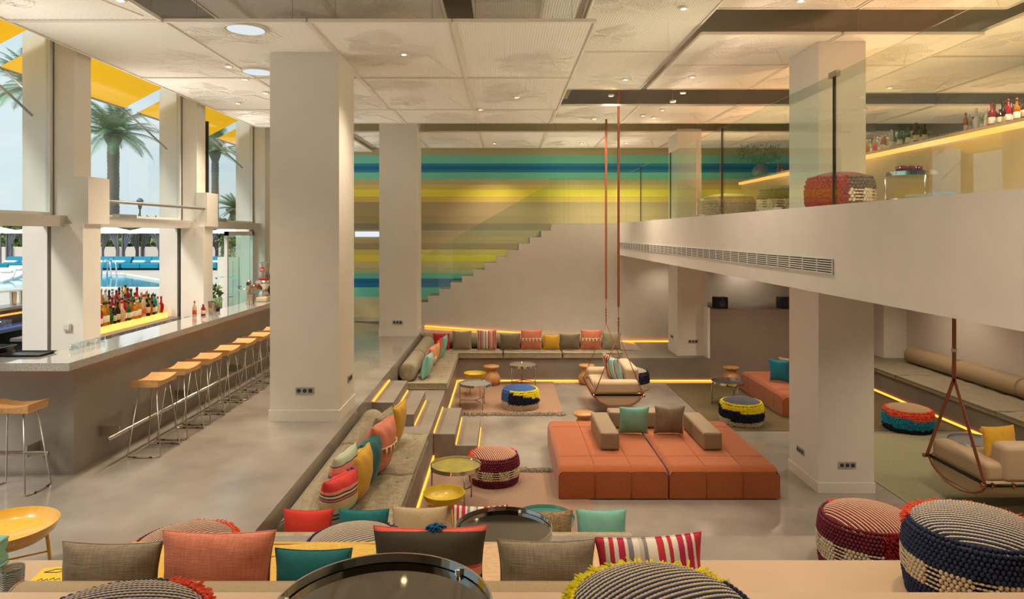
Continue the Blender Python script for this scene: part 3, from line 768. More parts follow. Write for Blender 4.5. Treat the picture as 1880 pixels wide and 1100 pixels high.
# ---- far left group (facing right)
cushion('pale teal cushion leaning in front of the far left bolster end', F['mint'], -1.44, 12.42, ZS, .42, .44, .17, yaw=84, lean=-12)
cushion('salmon cushion with tassels on the far left bench', F['salmon'], -1.45, 12.92, ZS, .50, .50, .18, yaw=84, lean=-12, deco='tassels')
cushion('greige cushion behind the salmon one on the far left bench', F['linen'], -1.47, 13.30, ZS, .45, .45, .15, yaw=84, lean=-14)
cushion('yellow cushion squeezed beside the dark red one on the far left bench', F['yellow'], -1.42, 13.62, ZS, .42, .43, .14, yaw=84, lean=-12)
cushion('red cushion on the far left bench', F['red'], -1.42, 14.05, ZS, .44, .45, .14, yaw=84, lean=-12)
cushion('pale teal cushion farthest along the far left bench', F['mint'], -1.34, 14.5, ZS, .44, .46, .14, yaw=84, lean=-12)
# ---- near left group
cushion('multicoloured striped cushion with blue tassel fringe, on the near left bench', multistripe, -1.51, 6.15, ZS, .47, .47, .25, yaw=66, lean=-6, deco='bluefringe')
cushion('pale striped cushion behind the fringed striped one', multipale, -1.55, 6.46, ZS, .50, .58, .20, yaw=78, lean=-5)
cushion('mustard cushion on the near left bench, next to the striped ones', F['yellow'], -1.46, 6.72, ZS, .50, .50, .25, yaw=80, lean=-5)
cushion('dark teal cushion between the mustard and the salmon cushion', F['deepteal'], -1.44, 7.08, ZS, .50, .51, .24, yaw=80, lean=-6)
cushion('salmon cushion with cream tassels on the near left bench', F['salmon'], -1.40, 7.48, ZS, .56, .58, .28, yaw=76, lean=-8, deco='tassels')
cushion('greige cushion behind the tasselled salmon one, near left bench', F['linen'], -1.47, 7.98, ZS, .54, .55, .22, yaw=80, lean=-8)
cushion('mustard cushion farthest along the near left bench, beside the steps', F['yellow'], -1.38, 8.42, ZS, .50, .54, .20, yaw=82, lean=-10)
# ---- near bench, backs to the camera
def nearc(px0, px1, label, m, top=942, Y=5.46):
    w = (px1-px0)*Y/FP
    cushion(label, m, PX((px0+px1)/2, Y), Y+.04, ZS, round(w, 2), round(PZ(top, Y)-ZS, 2), .15, lean=8)
nearc(514, 607, 'vermilion cushion seen from behind, left end of the near bench', F['redorange'])
nearc(617, 711, 'teal cushion seen from behind, right of the vermilion one', F['teal'], 941)
nearc(716, 820, 'sand coloured cushion seen from behind on the near bench', F['sand'], 938)
nearc(829, 932, 'crimson and white striped cushion half hidden by the chrome table', redstripe, 936)
nearc(950, 1054, 'brown patterned cushion right of the chrome table on the near bench', F['brownpat'], 944)
nearc(1060, 1153, 'mint green cushion at the right end of the near bench', F['mint'], 943)
# ---- terrace sofa in the foreground
mattress('mustard yellow seat mattress on the lower seating terrace', F['gold'], -2.1, -.42, 3.06, 3.86, .38, tu=5, tv=3)
mattress('peach beige seat mattress on the lower seating terrace', F['peach'], -.40, .98, 3.06, 3.86, .38, tu=4, tv=3)
bolster('tan bolster of the foreground seat, left part', LINEN2, (-2.13, 2.965), (-.42, 2.965), .505, .11)
bolster('tan bolster of the foreground seat, right part', LINEN2, (-.40, 2.965), (1.0, 2.965), .505, .11)
def terc(px0, px1, top, label, m, deco=None, roll=0, Y=3.12, t=.17):
    w = (px1-px0)*Y/FP
    cushion(label, m, PX((px0+px1)/2, Y), Y+.03, .50, round(w, 2), round(PZ(top, Y)-.49, 2), t, lean=8, deco=deco, roll=roll)
terc(97, 284, 1010, 'taupe linen cushion seen from behind at the left of the foreground seat', F['taupe'])
terc(284, 495, 990, 'salmon woven cushion seen from behind on the yellow mattress', F['salmon'])
terc(497, 640, 1022, 'dark teal cushion behind the large chrome table', F['deepteal'])
terc(680, 892, 984, 'dark cushion with coral stripes and a blue tassel, foreground seat', darkstripe, 'bluetop')
terc(912, 1097, 1007, 'brown grey linen cushion on the peach mattress', F['taupe'])
terc(1103, 1303, 997, 'red and cream striped cushion behind the yellow fringed pouf', redstripe, roll=-3)
# mint tufted cushion stack at the left edge
mattress('mint green tufted floor cushion at the left photo edge', F['mint'], -3.4, -2.80, 3.35, 3.85, .381, h=.17, tu=2, tv=2, name='floor_cushion', cat='cushion')

# ---- orange modular sofas
OR = mat('orange_felt', '#b1612e', .92, col2='#90471c', vscale=170, bump=.3, bscale=200, sheen=.2)
SEAM = mat('seam_thread', '#8d3f1c', .9)
def module(label, x0, x1, y0, y1, name='sofa_module', nx=3, ny=3):
    w, d, h = x1-x0, y1-y0, .40
    o = thing(name, label, 'sofa', ((x0+x1)/2, (y0+y1)/2, -1.02))
    mb = MB(); W2, D2 = w/2, d/2
    nu, nv = 48, 60
    def pos(a, b):
        # a,b in [-1.0,1.0] top plane with rolled edges
        ex = max(0, (abs(a)-.92)/.08); ey = max(0, (abs(b)-.90)/.10)
        z = h-.055*(ex**2)-.055*(ey**2)+.0
        for i in range(1, nx): z -= .010*math.exp(-((a-(-1+2*i/nx))*W2)**2/.0003)
        for s_ in ((-.62), .62): z -= .010*math.exp(-((b-s_)*D2)**2/.0003)
        z += .012*(1-a**4)*(1-b**4)
        return (a*W2, b*D2, z)
    mb.grid(lambda u, v: pos(u*2-1, v*2-1), nu*2, nv*2)
    vs = []; fs = []; ring = []
    m_ = 24
    for k in range(m_): ring.append((-1+2*k/m_, -1))
    for k in range(m_): ring.append((1, -1+2*k/m_))
    for k in range(m_): ring.append((1-2*k/m_, 1))
    for k in range(m_): ring.append((-1, 1-2*k/m_))
    n = len(ring)
    for lev in range(6):
        for a, b in ring:
            p = pos(a, b); f = lev/5; bul = .004*sin(pi*f)
            vs.append((p[0]+(bul if a == 1 else -bul if a == -1 else 0), p[1]+(bul if b == 1 else -bul if b == -1 else 0), .015+(p[2]-.015)*f))
    for i in range(5):
        for k in range(n): fs.append((i*n+k, i*n+(k+1) % n, (i+1)*n+(k+1) % n, (i+1)*n+k))
    fs.append(tuple(range(n-1, -1, -1))); mb.add(vs, fs)
    bd_ = mb.build('body', OR, o, smooth=True, angle=62)
    for i in range(1, nx):
        a = -1+2*i/nx
        pts = [(a*W2, -D2-.013*0-.004, .02), (a*W2, -D2-.014, .18)]+[tuple(Vector(pos(a, -1+2*k/30))+Vector((0,0,.002))) for k in range(31)]+[(a*W2, D2+.012, .1)]
        MB().tube(pts, .004, 5).build('seam', SEAM, bd_, smooth=True)
    for b in (-.62, .62):
        pts = [(-W2-.004, b*D2, .1)]+[tuple(Vector(pos(-1+2*k/30, b))+Vector((0,0,.002))) for k in range(31)]+[(W2+.004, b*D2, .1)]
        MB().tube(pts, .004, 5).build('seam', SEAM, bd_, smooth=True)
    MB().tube([(-W2, -D2, .02), (-W2, -D2, .3)], .005, 5).build('seam', SEAM, bd_); MB().tube([(W2, -D2, .02), (W2, -D2, .3)], .005, 5).build('seam', SEAM, bd_)
    box(-W2+.05, W2-.05, -D2+.05, D2-.05, -.0, .016).build('plinth', DARK, o)
    return o
module('orange felt sofa module, left half of the large island sofa', .675, 2.008, 8.36, 10.5)
module('orange felt sofa module, right half of the large island sofa', 2.034, 3.38, 8.36, 10.5)
module('orange felt sofa block by the brown wall, partly behind the column', 4.95, 6.4, 12.1, 14.25)
def block(label, x0, x1, y0, y1, z0, h, m=LINEN2, name='armrest_block'):
    o = thing(name, label, 'sofa armrest', ((x0+x1)/2, (y0+y1)/2, z0))
    w, d = x1-x0, y1-y0
    MB().box(-w/2, w/2, -d/2, d/2, 0, h).build('cover', m, o, bevel=.035, seg=4)
    e = .012
    for yy in (-d/2+e, d/2-e):
        MB().tube([(-w/2+e, yy, e), (w/2-e, yy, e), (w/2-e, yy, h-e), (-w/2+e, yy, h-e)], .005, 5, closed=True).build('piping', m, o)
    return o
FELTB = mat('taupe_leather', '#8e785c', .6, var=.08, vscale=80, bump=.15, bscale=200)
zt = -.604
block('taupe square armrest lying on the left orange module', 1.27, 1.52, 8.95, 10.0, zt, .235, FELTB)
block('taupe square armrest lying on the right orange module', 2.62, 2.87, 8.95, 10.0, zt, .235, FELTB)
block('long taupe backrest roll between the two armrests of the orange sofa', 1.54, 2.60, 9.98, 10.25, zt, .235, FELTB, 'backrest_block')
cushion('mint green cushion on the orange island sofa', F['mint'], 1.84, 9.72, zt, .42, .42, .15, lean=-14)
cushion('grey brown woven cushion on the orange island sofa', F['taupe'], 2.34, 9.72, zt, .42, .43, .15, lean=-14)
cushion('blue teal cushion on the orange block by the brown wall', F['blueteal'], PX(1431, 13.2), 13.15, zt, .40, .43, .16, yaw=-40, lean=-10)
cushion('greige cushion behind the blue teal one, beside the column', F['linen'], PX(1452, 13.4), 13.4, zt, .42, .42, .15, yaw=-40, lean=-12)

# ---- rugs
def rug(label, x0, x1, y0, y1, c, c2, fringe=False, name='rug', vs=40):
    o = thing(name, label, 'rug', ((x0+x1)/2, (y0+y1)/2, -1.02))
    w, d = x1-x0, y1-y0
    MB().box(-w/2, w/2, -d/2, d/2, 0, .008).build('weave', mat('rug_'+c.strip('#'), c, .95, col2=c2, vscale=vs, bump=.4, bscale=160, stretch=(1, 3, 1)), o)
    if fringe:
        rnd = random.Random(9); q = MB()
        n = int(w/.014)
        for k in range(n*3):
            x = -w/2-.03+rnd.random()*(w+.06); L = rnd.uniform(.10, .19); y = (-d/2 if fringe < 0 else d/2)+rnd.uniform(-.02, .03)
            dx = rnd.gauss(0, .03); s_ = fringe
            q.tube([(x, y, .008), (x+dx*.4, y+s_*L*.3, rnd.uniform(.02, .05)), (x+dx, y+s_*L*.7, rnd.uniform(.015, .04)), (x+dx*1.4, y+s_*L, .006)], .005, 4)
        f = q.build('fringe', mat('rug_fringe', '#8f7f68', .95, var=.2, vscale=60), o, smooth=True); f['kind'] = 'stuff'
    return o
rug('pinkish tan rug with fringed near edge, in the far left corner of the pit', -.93, 1.08, 12.35, 14.98, '#a38066', '#93725a', -1)
rug('pinkish tan rug with fringed far edge, under the maroon pouf', -.93, 1.05, 5.95, 9.30, '#9c7f68', '#8c705a', 1)
rug('dark olive brown rug beside the second orange sofa', 3.52, 7.66, 11.26, 14.8, '#6e5f3e', '#5d5034')
rug('pale olive green rug under the right swing seat', 4.88, 7.66, 6.0, 11.1, '#9a9470', '#878465', vs=25)
# ================================================================ POUFS
PM = {'navy': mat('yarn_navy', '#262e4a', .85, var=.25, vscale=90), 'cream': mat('yarn_cream', '#cbb898', .85, var=.15, vscale=80), 'maroon': mat('yarn_maroon', '#6a1d2a', .85, var=.25, vscale=90),
      'coral': mat('yarn_coral', '#dc5030', .9, var=.15, vscale=60), 'red': mat('yarn_red', '#8d1718', .9, var=.3, vscale=60), 'yellow': mat('yarn_yellow', '#e2d019', .9, var=.12, vscale=60),
      'blacknavy': mat('yarn_ink', '#14192a', .9, var=.3, vscale=60), 'blue': mat('yarn_blue', '#3f5f94', .88, var=.15, vscale=70), 'teal': mat('yarn_teal', '#1f8296', .9, var=.2, vscale=60), 'olive': mat('yarn_olive', '#6b6a44', .9, var=.2, vscale=60), 'brown': mat('yarn_brown', '#5b4a3c', .9, var=.2, vscale=60), 'tan': mat('yarn_tan', '#b29472', .9, var=.12, vscale=60), 'slate': mat('yarn_slate', '#5d5b63', .9, var=.12, vscale=80)}
def pouf(label, x, y, z, r, h, zone, top, res=1.0, rz=0, seed=1, back=True):
    o = thing('knitted_pouf', label, 'pouf', (x, y, z), R(rz))
    rnd = random.Random(seed)
    def rad(t): return r*(.93+.07*sin(pi*min(1, max(0, t))))
    dome = .05
    def dz(q): return h-.035+.035*sqrt(max(0, 1-min(1, q)**4))+dome*(1-q*q)
    prof = [(r*.86, 0), (r*.91, .01)]+[(rad(k/8)-.016, h*k/8*.93+.01) for k in range(1, 8)]+[(r*.93-.014, h*.95)]+[(r*.9*q, dz(q)-.008) for q in (.97, .9, .75, .5, .25, .0)]
    MB().lathe(prof, 40).build('body', PM[top[2]], o, smooth=True)
    sp = .024/res; rows_ = max(6, int(h/sp)); cnt = int(2*pi*r/sp)
    parts = {}
    for j in range(rows_+1):
        t = (j+.5)/(rows_+1); zz = t*h*.97+.006
        rr = rad(t)-.004
        if t > .93: rr = r*.90; zz = h-.02
        for i in range(cnt):
            th = 2*pi*(i+.5*(j % 2))/cnt-pi
            kk = zone(th, t)
            if not kk: continue
            style, colr = kk
            mb = parts.setdefault(kk, MB())
            cx, cy = rr*sin(th), -rr*cos(th)
            M = Matrix.Rotation(th, 3, 'Z')
            if style == 'bead':
                s_ = sp*.56*rnd.uniform(.9, 1.1); mb.ell((cx, cy, zz), (s_*.95, s_*.9, s_), 6, 4, M)
            elif style == 'bars':
                if j % 1 == 0: mb.ell((cx, cy, zz), (sp*.62, sp*.35, sp*.26), 6, 4, M)
            elif style in ('shag', 'fringe'):
                mb.ell((cx*.985, cy*.985, zz), (sp*.55, sp*.4, sp*.55), 6, 4, M)
                for q in range(3 if res < .8 else (9 if style == 'fringe' else 5)):
                    L = rnd.uniform(.018, .036)*(1 if res >= .8 else 1.1)*(1.1 if style == 'fringe' else 1)
                    d = (M @ Vector((rnd.uniform(-.6, .6), -1, rnd.uniform(-.6, .5)))).normalized()*L
                    jx = rnd.uniform(-.5, .5)*sp; jz = rnd.uniform(-.5, .5)*sp
                    a = Vector((cx, cy, zz+jz))+M @ Vector((jx, .008, 0)); b = a+d
                    sd = M @ Vector((.006/res, 0, 0)); up = Vector((0, 0, .006/res))
                    mb.tube([a, a.lerp(b, .6), b+Vector((0, 0, -.004))], .0036/res, 4, rr=[.0034/res, .0038/res, .0022/res])
    names = {'bead': 'knit_band', 'bars': 'ladder_knit', 'shag': 'shag_band', 'fringe': 'fringe'}
    for (style, colr), mb in parts.items():
        mb.build(names[style], PM[colr], o, smooth=(style not in ('shag', 'fringe')), fix=False)
    # top cords
    ca, cb, _, ang = top[0], top[1], top[2], R(top[3])
    A, Bm = MB(), MB(); per = .0215/min(1, res*1.15); k = -int(r/per)-1; R9 = r*.915
    wav = rnd.uniform(.004, .009)
    while k*per < R9:
        for half, mb, rr_ in ((0, A, per*.26), (.5, Bm, per*.28)):
            c = (k+half)*per
            if abs(c) >= R9*.985: continue
            Lh = sqrt(R9*R9-c*c); n = max(8, int(Lh*2/.045)); pts = []
            for q in range(n+1):
                s_ = -Lh+2*Lh*q/n; cc = c+wav*sin(s_*9+c*4)
                X = cc*cos(ang)-s_*sin(ang); Y_ = cc*sin(ang)+s_*cos(ang)
                qq = min(1, sqrt(cc*cc+s_*s_)/(r*.9)); pts.append((X, Y_, dz(qq)))
            if mb is Bm and res >= 1:
                # twisted cord: radius pulses
                P2 = []; rr2 = []
                m2 = max(n, int(Lh*2/.007))
                for q in range(m2+1):
                    f = q/m2*n; i0 = min(n-1, int(f)); g = f-i0
                    P2.append(tuple(Vector(pts[i0]).lerp(Vector(pts[i0+1]), g))); rr2.append(rr_*(.8 if q % 2 else 1.15))
                mb.tube(P2, rr_, 5, rr=rr2)
            else: mb.tube(pts, rr_, 5)
        k += 1
    A.build('top_cord', PM[ca] if isinstance(ca, str) else ca, o, smooth=True, fix=False)
    Bm.build('top_stripe', PM[cb] if isinstance(cb, str) else cb, o, smooth=True, fix=False)
    return o
def z_bead(main, ladd, shag, sh0, sh1, shfull=False):
    def f(th, t):
        d = math.degrees(th)
        if sh0 < d < sh1 and (shfull or t > .80): return ('shag', shag)
        if .28 < t < .60:
            s_ = (d % 38)
            return ('bars', 'cream') if s_ < 13 else ('bead', 'cream')
        return ('bead', main)
    return f
def both(f, extra):
    return lambda th, t: extra(th, t) or f(th, t)
# right foreground pair
pouf('large navy and cream knitted pouf with coral fringe, at the right photo edge', 2.41, 3.48, .38, .335, .40,
     both(z_bead('navy', 'cream', 'coral', 400, 401), lambda th, t: ('fringe', 'coral') if (t > .86 and (math.degrees(th) < -78 or math.degrees(th) > 100)) else None), ('navy', 'cream', 'blacknavy', 97), 1.0, rz=-35, seed=2)
pouf('maroon and cream knitted pouf with dark red shag patch, left of the large navy one', 2.43, 4.55, 0, .315, .38,
     both(z_bead('maroon', 'cream', 'red', 16, 110, True), lambda th, t: ('shag', 'coral') if (t > .90 and abs(math.degrees(th)) > 120) else None), ('red', 'cream', 'maroon', 46), 1.0, rz=-28, seed=3)
pouf('navy striped foreground pouf with bright yellow fringe', .484, 2.09, .76, .31, .36,
     lambda th, t: (('fringe', 'yellow') if (t > .78 and (math.degrees(th) < -55 or math.degrees(th) > 135)) else ('bead', 'navy')), ('navy', 'cream', 'blacknavy', -45), 1.0, rz=-13, seed=4)
pouf('navy striped foreground pouf with coral fringe at its right, bottom left of the photo', -1.15, 1.97, .76, .31, .36,
     lambda th, t: (('fringe', 'coral') if (t > .78 and 75 < math.degrees(th) < 140) else ('bead', 'navy')), ('navy', 'cream', 'blacknavy', -102), 1.0, rz=30, seed=5)
pouf('maroon striped pouf with coral fringe, behind the salmon cushion', -1.96, 4.2, 0, .32, .37,
     lambda th, t: (('fringe', 'coral') if (t > .80 and (math.degrees(th) > 60)) else ('bead', 'maroon')), ('maroon', 'cream', 'maroon', -60), .9, rz=25, seed=6)
pouf('grey and navy striped pouf behind the yellow mattress', -.92, 4.22, 0, .32, .36,
     lambda th, t: ('shag' if math.degrees(th) > 90 else 'bead', 'navy'), ('slate', 'cream', 'navy', -55), .9, seed=7)
pouf('maroon and cream knitted pouf on the pit floor next to the chrome table', -.13, 9.0, -1.012, .335, .37,
     both(z_bead('maroon', 'cream', 'red', 400, 401), lambda th, t: ('shag', 'coral') if (t > .84 and (math.degrees(th) < -50 or math.degrees(th) > 110)) else None), ('red', 'cream', 'maroon', 20), .75, seed=8)
def wavezone(th, t, a, b, c, k1, k2, amp=.10):
    w_ = amp*sin(th+.6)
    return a if t > k2-w_ else b if t > k1-w_ else c
pouf('low pouf with blue top and yellow, black and cream shag sides, on the far rug', .31, 12.8, -1.012, .345, .36,
     lambda th, t: (('bead', 'blue') if (math.degrees(th) < -42 and t > .42) else ('bead', 'cream') if (math.degrees(th) < -42 and t > .2) else ('shag', 'yellow') if t > .82-.30*(th+.3)/1.6 else ('shag', 'blacknavy') if t > .30 else ('shag', 'cream')), ('blue', 'blue', 'blue', 10), .6, seed=9)
pouf('low pouf with grey top and yellow, ink and cream bands, beside the orange island sofa', 4.09, 11.75, -1.012, .36, .38,
     lambda th, t: ('shag', wavezone(th, t, 'yellow', 'blacknavy', 'cream', .26, .70)), ('slate', 'slate', 'slate', 30), .6, rz=-19, seed=10)
pouf('low pouf with coral, teal and navy bands, beside the right bench', 6.72, 11.35, -1.012, .375, .36,
     lambda th, t: ('shag', wavezone(th, t, 'coral', 'teal', 'blacknavy', .25, .72)), ('tan', 'tan', 'tan', 30), .6, rz=-31, seed=11)
pouf('navy and cream pouf half hidden behind the hanging sofa', PX(1163, 14.3), 14.35, -1.02, .33, .38,
     lambda th, t: ('shag', 'blacknavy') if t > .35 else ('shag', 'cream'), ('slate', 'cream', 'slate', 20), .5, seed=12)
# mezzanine poufs
pouf('large pouf upstairs with maroon top and dark knitted side, behind the glass', 3.84, 7.8, 2.49, .36, .40,
     z_bead('brown', 'cream', 'red', -180, -10, True), ('red', 'brown', 'maroon', 20), .6, seed=13)
pouf('dark brown and cream pouf upstairs behind the glass, left of the column', 4.25, 10.3, 2.49, .40, .42, z_bead('brown', 'cream', 'brown', 400, 401), ('olive', 'olive', 'brown', 10), .6, seed=14)
pouf('low brown pouf upstairs behind the glass, farthest from the camera', 3.75, 11.4, 2.49, .42, .36, lambda th, t: ('bead', 'brown'), ('brown', 'tan', 'brown', 10), .5, seed=15)

# ================================================================ TABLES
def chrome_table(label, x, y, z, r, h, top=None, rz=0):
    o = thing('tray_table', label, 'side table', (x, y, z), R(rz))
    th = .045
    MB().lathe([(0, h-th), (r, h-th), (r, h), (r-.006, h), (r-.008, h-th+.012), (0, h-th+.012)], 64).build('tray_rim', STEEL, o, smooth=True, angle=35); rim_ = o.children[0]
    MB().lathe([(0, h-th+.0125), (r-.012, h-th+.0125), (r-.012, h-th+.018), (0, h-th+.018)], 48).build('tray_top', top or mat('mirror_grey', '#8f8b84', .04, 1), rim_, smooth=True, angle=35)
    for k in range(3):
        a = 2*pi*k/3+.5
        MB().tube([((r-.012)*cos(a), (r-.012)*sin(a), 0), ((r-.012)*cos(a), (r-.012)*sin(a), h-.012)], .010, 10).build('leg', BRUSH, o, smooth=True)
        MB().tube([(0, 0, .13), ((r-.014)*cos(a), (r-.014)*sin(a), .13)], .009, 8).build('stretcher', BRUSH, o, smooth=True)
    return o
glassy = mat('mirror_grey', '#8f8b84', .04, 1)
matt = mat('tray_taupe', '#8f8677', .35, .2, var=.1, vscale=20)
rnd = None
goldpat = mat('tray_gold_pattern', '#9a8f6c', .3, .3, col2='#c3b63f', vscale=7)
chrome_table('large chrome mirror-topped tray table in the foreground', -.323, 1.82, .76, .295, .50, rz=20)
chrome_table('chrome mirror-topped tray table behind the dark striped cushion', 0.0, 4.22, 0, .30, .44, rz=40)
chrome_table('chrome tray table just behind the brown patterned cushion', PX(1000, 6.7), 6.75, -1.012, .30, .46, rz=10, top=mat('tray_teal', '#3c8a80', .3, .2))
chrome_table('chrome tray table with yellow patterned top beside the maroon pouf', -.576, 8.2, -1.012, .305, .49, goldpat, rz=25)
chrome_table('chrome tray table with pale top beside the upper yellow bowl table', -.53, 12.8, -1.012, .305, .46, mat('tray_pale', '#b5b2a8', .2, .4), rz=30)
chrome_table('chrome tray table in front of the back bench', .41, 14.55, -1.012, .30, .47, matt, rz=65)
chrome_table('chrome tray table before the turned stool by the brown wall', 4.25, 12.95, -1.012, .30, .46, mat('tray_dark', '#4d4540', .25, .3), rz=20)
chrome_table('chrome tray table beside the right swing seat', 6.4, 9.25, -1.012, .33, .46, mat('tray_slate', '#77797a', .2, .3), rz=10)
YEL = mat('yellow_lacquer', '#cdb02c', .35, coat=.3); YEL2 = mat('amber_lacquer', '#dda93a', .3, coat=.4)
def bowl_table(label, x, y, z, r, h, m, rz=0, depth=.09):
    o = thing('bowl_table', label, 'side table', (x, y, z), R(rz))
    MB().lathe([(0, h-depth), (r*.80, h-depth), (r*.93, h-depth*.6), (r, h), (r-.006, h), (r*.92-.004, h-depth*.55), (r*.78, h-depth+.008), (0, h-depth+.008)], 56).build('bowl', m, o, smooth=True, angle=50)
    for k in range(4):
        a = 2*pi*k/4+.6
        MB().tube([(r*.85*cos(a), r*.85*sin(a), 0), (r*.74*cos(a), r*.74*sin(a), h-depth+.01)], .011, 8).build('leg', m, o, smooth=True)
    for k in range(2):
        a = 2*pi*k/4+.6
        MB().tube([(r*.81*cos(a), r*.81*sin(a), h*.45), (-r*.81*cos(a), -r*.81*sin(a), h*.45)], .006, 6).build('stretcher', m, o, smooth=True)
    return o
bowl_table('amber yellow bowl-topped side table at the left photo edge', -3.15, 4.30, 0, .30, .41, YEL2)
bowl_table('mustard bowl-topped side table beside the maroon pouf in the pit', -.64, 7.3, -1.012, .225, .49, YEL)
bowl_table('mustard bowl-topped side table on the far rug', -.58, 13.7, -1.012, .225, .46, YEL)
def turned(label, x, y, r=.175, h=.42, rz=0, z=-1.02):
    o = thing('turned_wood_stool', label, 'stool', (x, y, z), R(rz))
    s_ = h/.42; q = r/.175
    p = [(0, 0), (.13, 0), (.165, .02), (.195, .09), (.198, .14), (.18, .20), (.145, .25), (.118, .30), (.112, .335), (.125, .36)]
    MB().lathe([(a*q, b*s_) for a, b in p]+[(.13*q, .365*s_), (0, .365*s_)], 40).build('body', TEAK, o, smooth=True, angle=60)
    MB().lathe([(0, .362*s_), (.15*q, .362*s_), (.172*q, .378*s_), (.175*q, .40*s_), (.165*q, .415*s_), (0, .42*s_)], 40).build('seat', TEAK, o, smooth=True, angle=60)
    return o
turned('turned wooden stool on the far rug beside the mustard bowl table', -.27, 14.7)
turned('turned wooden stool against the back bench, behind the hanging sofa', 1.8, 14.8, rz=40)
turned('turned wooden stool behind the left armrest of the orange sofa', 1.28, 10.86, rz=80)
turned('turned wooden stool at the brown wall behind a chrome table', 4.86, 14.6, r=.17, rz=120)
turned('turned wooden stool beside the right bench', 7.12, 9.85, r=.21, rz=20)

# ================================================================ HANGING SOFAS
SW = mat('swing_linen', '#b59c7c', .85, var=.07, vscale=140, bump=.25, bscale=240)
ROPE = mat('rope_brown', '#5b3a2a', .85)
BLACKM = mat('black_metal', '#1d1a18', .4, .4); COPPER = mat('copper', '#b87a52', .2, 1)
def swing(label, x, y, z, L, D, rz, ztop, belt, dense=False):
    """local: length along X, front at -Y; z = bottom of the hull"""
    o = thing('hanging_sofa', label, 'hanging sofa', (x, y, z), R(rz))
    rail = .20
    hull = [(-D/2, rail+.03), (-D/2+.01, rail-.05), (-D/2+.09, .05), (-D/2+.2, 0), (D/2-.2, 0), (D/2-.09, .05), (D/2-.01, rail-.05), (D/2, rail+.03)]
    MB().prism(hull, -L/2, L/2, 'YZ').build('seat_hull', SW, o, bevel=.03)
    box(-L/2+.22, L/2-.22, -D/2+.02, D/2-.2, rail, rail+.13).build('seat_cushion', SW, o, bevel=.04, seg=4)
    for s_ in (-1, 1):
        x0 = s_*(L/2-.12)
        box(x0-.12, x0+.12, -D/2, D/2-.02, rail+.0, rail+.24).build('arm_cushion', SW, o, bevel=.07, seg=5)
    box(-L/2+.2, L/2-.2, D/2-.24, D/2, rail, rail+.44).build('back_cushion', SW, o, bevel=.07, seg=5)
    for s_ in (-1, 1):
        yy = s_*(D/2+.03)
        rl_ = MB().tube([(-L/2-.06, yy, rail), (L/2+.06, yy, rail)], .018, 10).build('rail', BLACKM, o, smooth=True)
        for e in (-1, 1):
            MB().tube([(e*(L/2+.03), yy, rail), (e*(L/2+.075), yy, rail)], .026, 12).build('end_knob', COPPER, rl_, smooth=True)
        q = MB(); n = 20 if dense else 7
        for k in range(n):
            xx = -L/2+.05+(L-.1)*k/(n-1); w_ = .018 if dense else .03
            q.tube([(xx-w_, yy, rail+.0), (xx-w_*.5, yy-s_*.0+s_*.024, rail+.02), (xx, yy, rail+.030), (xx, yy-s_*.03, rail), (xx, yy, rail-.028), (xx+w_*.3, yy+s_*.024, rail)], .012, 6)
        q.build('lashing', LEATH, rl_, smooth=True)
    for e in (-1, 1):
        box(e*(L/2+.004)-.006, e*(L/2+.004)+.006, -D/2, D/2, rail-.018, rail+.022).build('end_band', BLACKM, o)
        q = MB(); P_ = [(e*(L/2+.01), -D/2-.03+(D+.06)*k/12, rail-(rail+.02)*sin(pi*k/12)**.6) for k in range(13)]
        q.tube(P_, .012, 6); q.build('under_strap', LEATH, o, smooth=True)
        # suspension
        xx = e*(L/2+.03); J = belt['junction']-z
        for s_ in (-1, 1):
            a = (xx, s_*(D/2+.03), rail); b = (xx, 0, J)
            if belt['kind'] == 'rope': MB().tube([a, b], .008, 6).build('suspension_rope', LEATH, o, smooth=True)
            else: MB().bar(a, b, .006, .055, up=(0, 1, 0)).build('suspension_strap', LEATH, o)
        if belt['kind'] == 'rope':
            zb = belt['mid']-z
            MB().tube([(xx, 0, J), (xx, 0, zb)], .010, 6).build('suspension_rope', LEATH, o, smooth=True)
            MB().bar((xx, 0, zb), (xx, 0, ztop-z), .035, .05, up=(1, 0, 0)).build('belt', LEATH, o)
            q = MB(); [q.ell((xx, 0, J+.16+.06*k), (.018, .018, .024), 8, 6) for k in range(3)]; q.build('knots', LEATH, o, smooth=True)
        else:
            MB().bar((xx, 0, J), (xx, 0, ztop-z), .006, .07, up=(0, 1, 0)).build('belt', LEATH, o)
            box(xx-.008, xx+.008, -.045, .045, J+.32, J+.36).build('buckle', STEEL, o)
            MB().ell((xx-.006, 0, J+.6), (.01, .016, .016), 8, 6).build('rivet', COPPER, o, smooth=True)
    return o
swing('beige hanging sofa on brown leather belts in the middle of the pit, facing left', 2.02, 12.75, -.81, 1.40, .82, -90, 4.74, dict(kind='rope', junction=.47, mid=.95), dense=True)
swing('beige hanging sofa on crossed leather straps at the right photo edge', 6.2, 8.2, -.79, 1.52, 1.0, 180, 1.70, dict(kind='strap', junction=.5))
# cushions on the middle hanging sofa
cushion('greige cushion on the middle hanging sofa', F['linen'], 2.06, 12.98, -.47, .42, .44, .14, yaw=-72, lean=-14)
cushion('aqua and coral striped cushion with blue fringe on the middle hanging sofa', aquastripe, 2.07, 12.60, -.47, .46, .46, .17, yaw=-66, lean=-14, deco='edge')
cushion('yellow cushion on the right hanging sofa', F['yellow'], 6.02, 8.25, -.45, .46, .36, .15, yaw=10, lean=10)
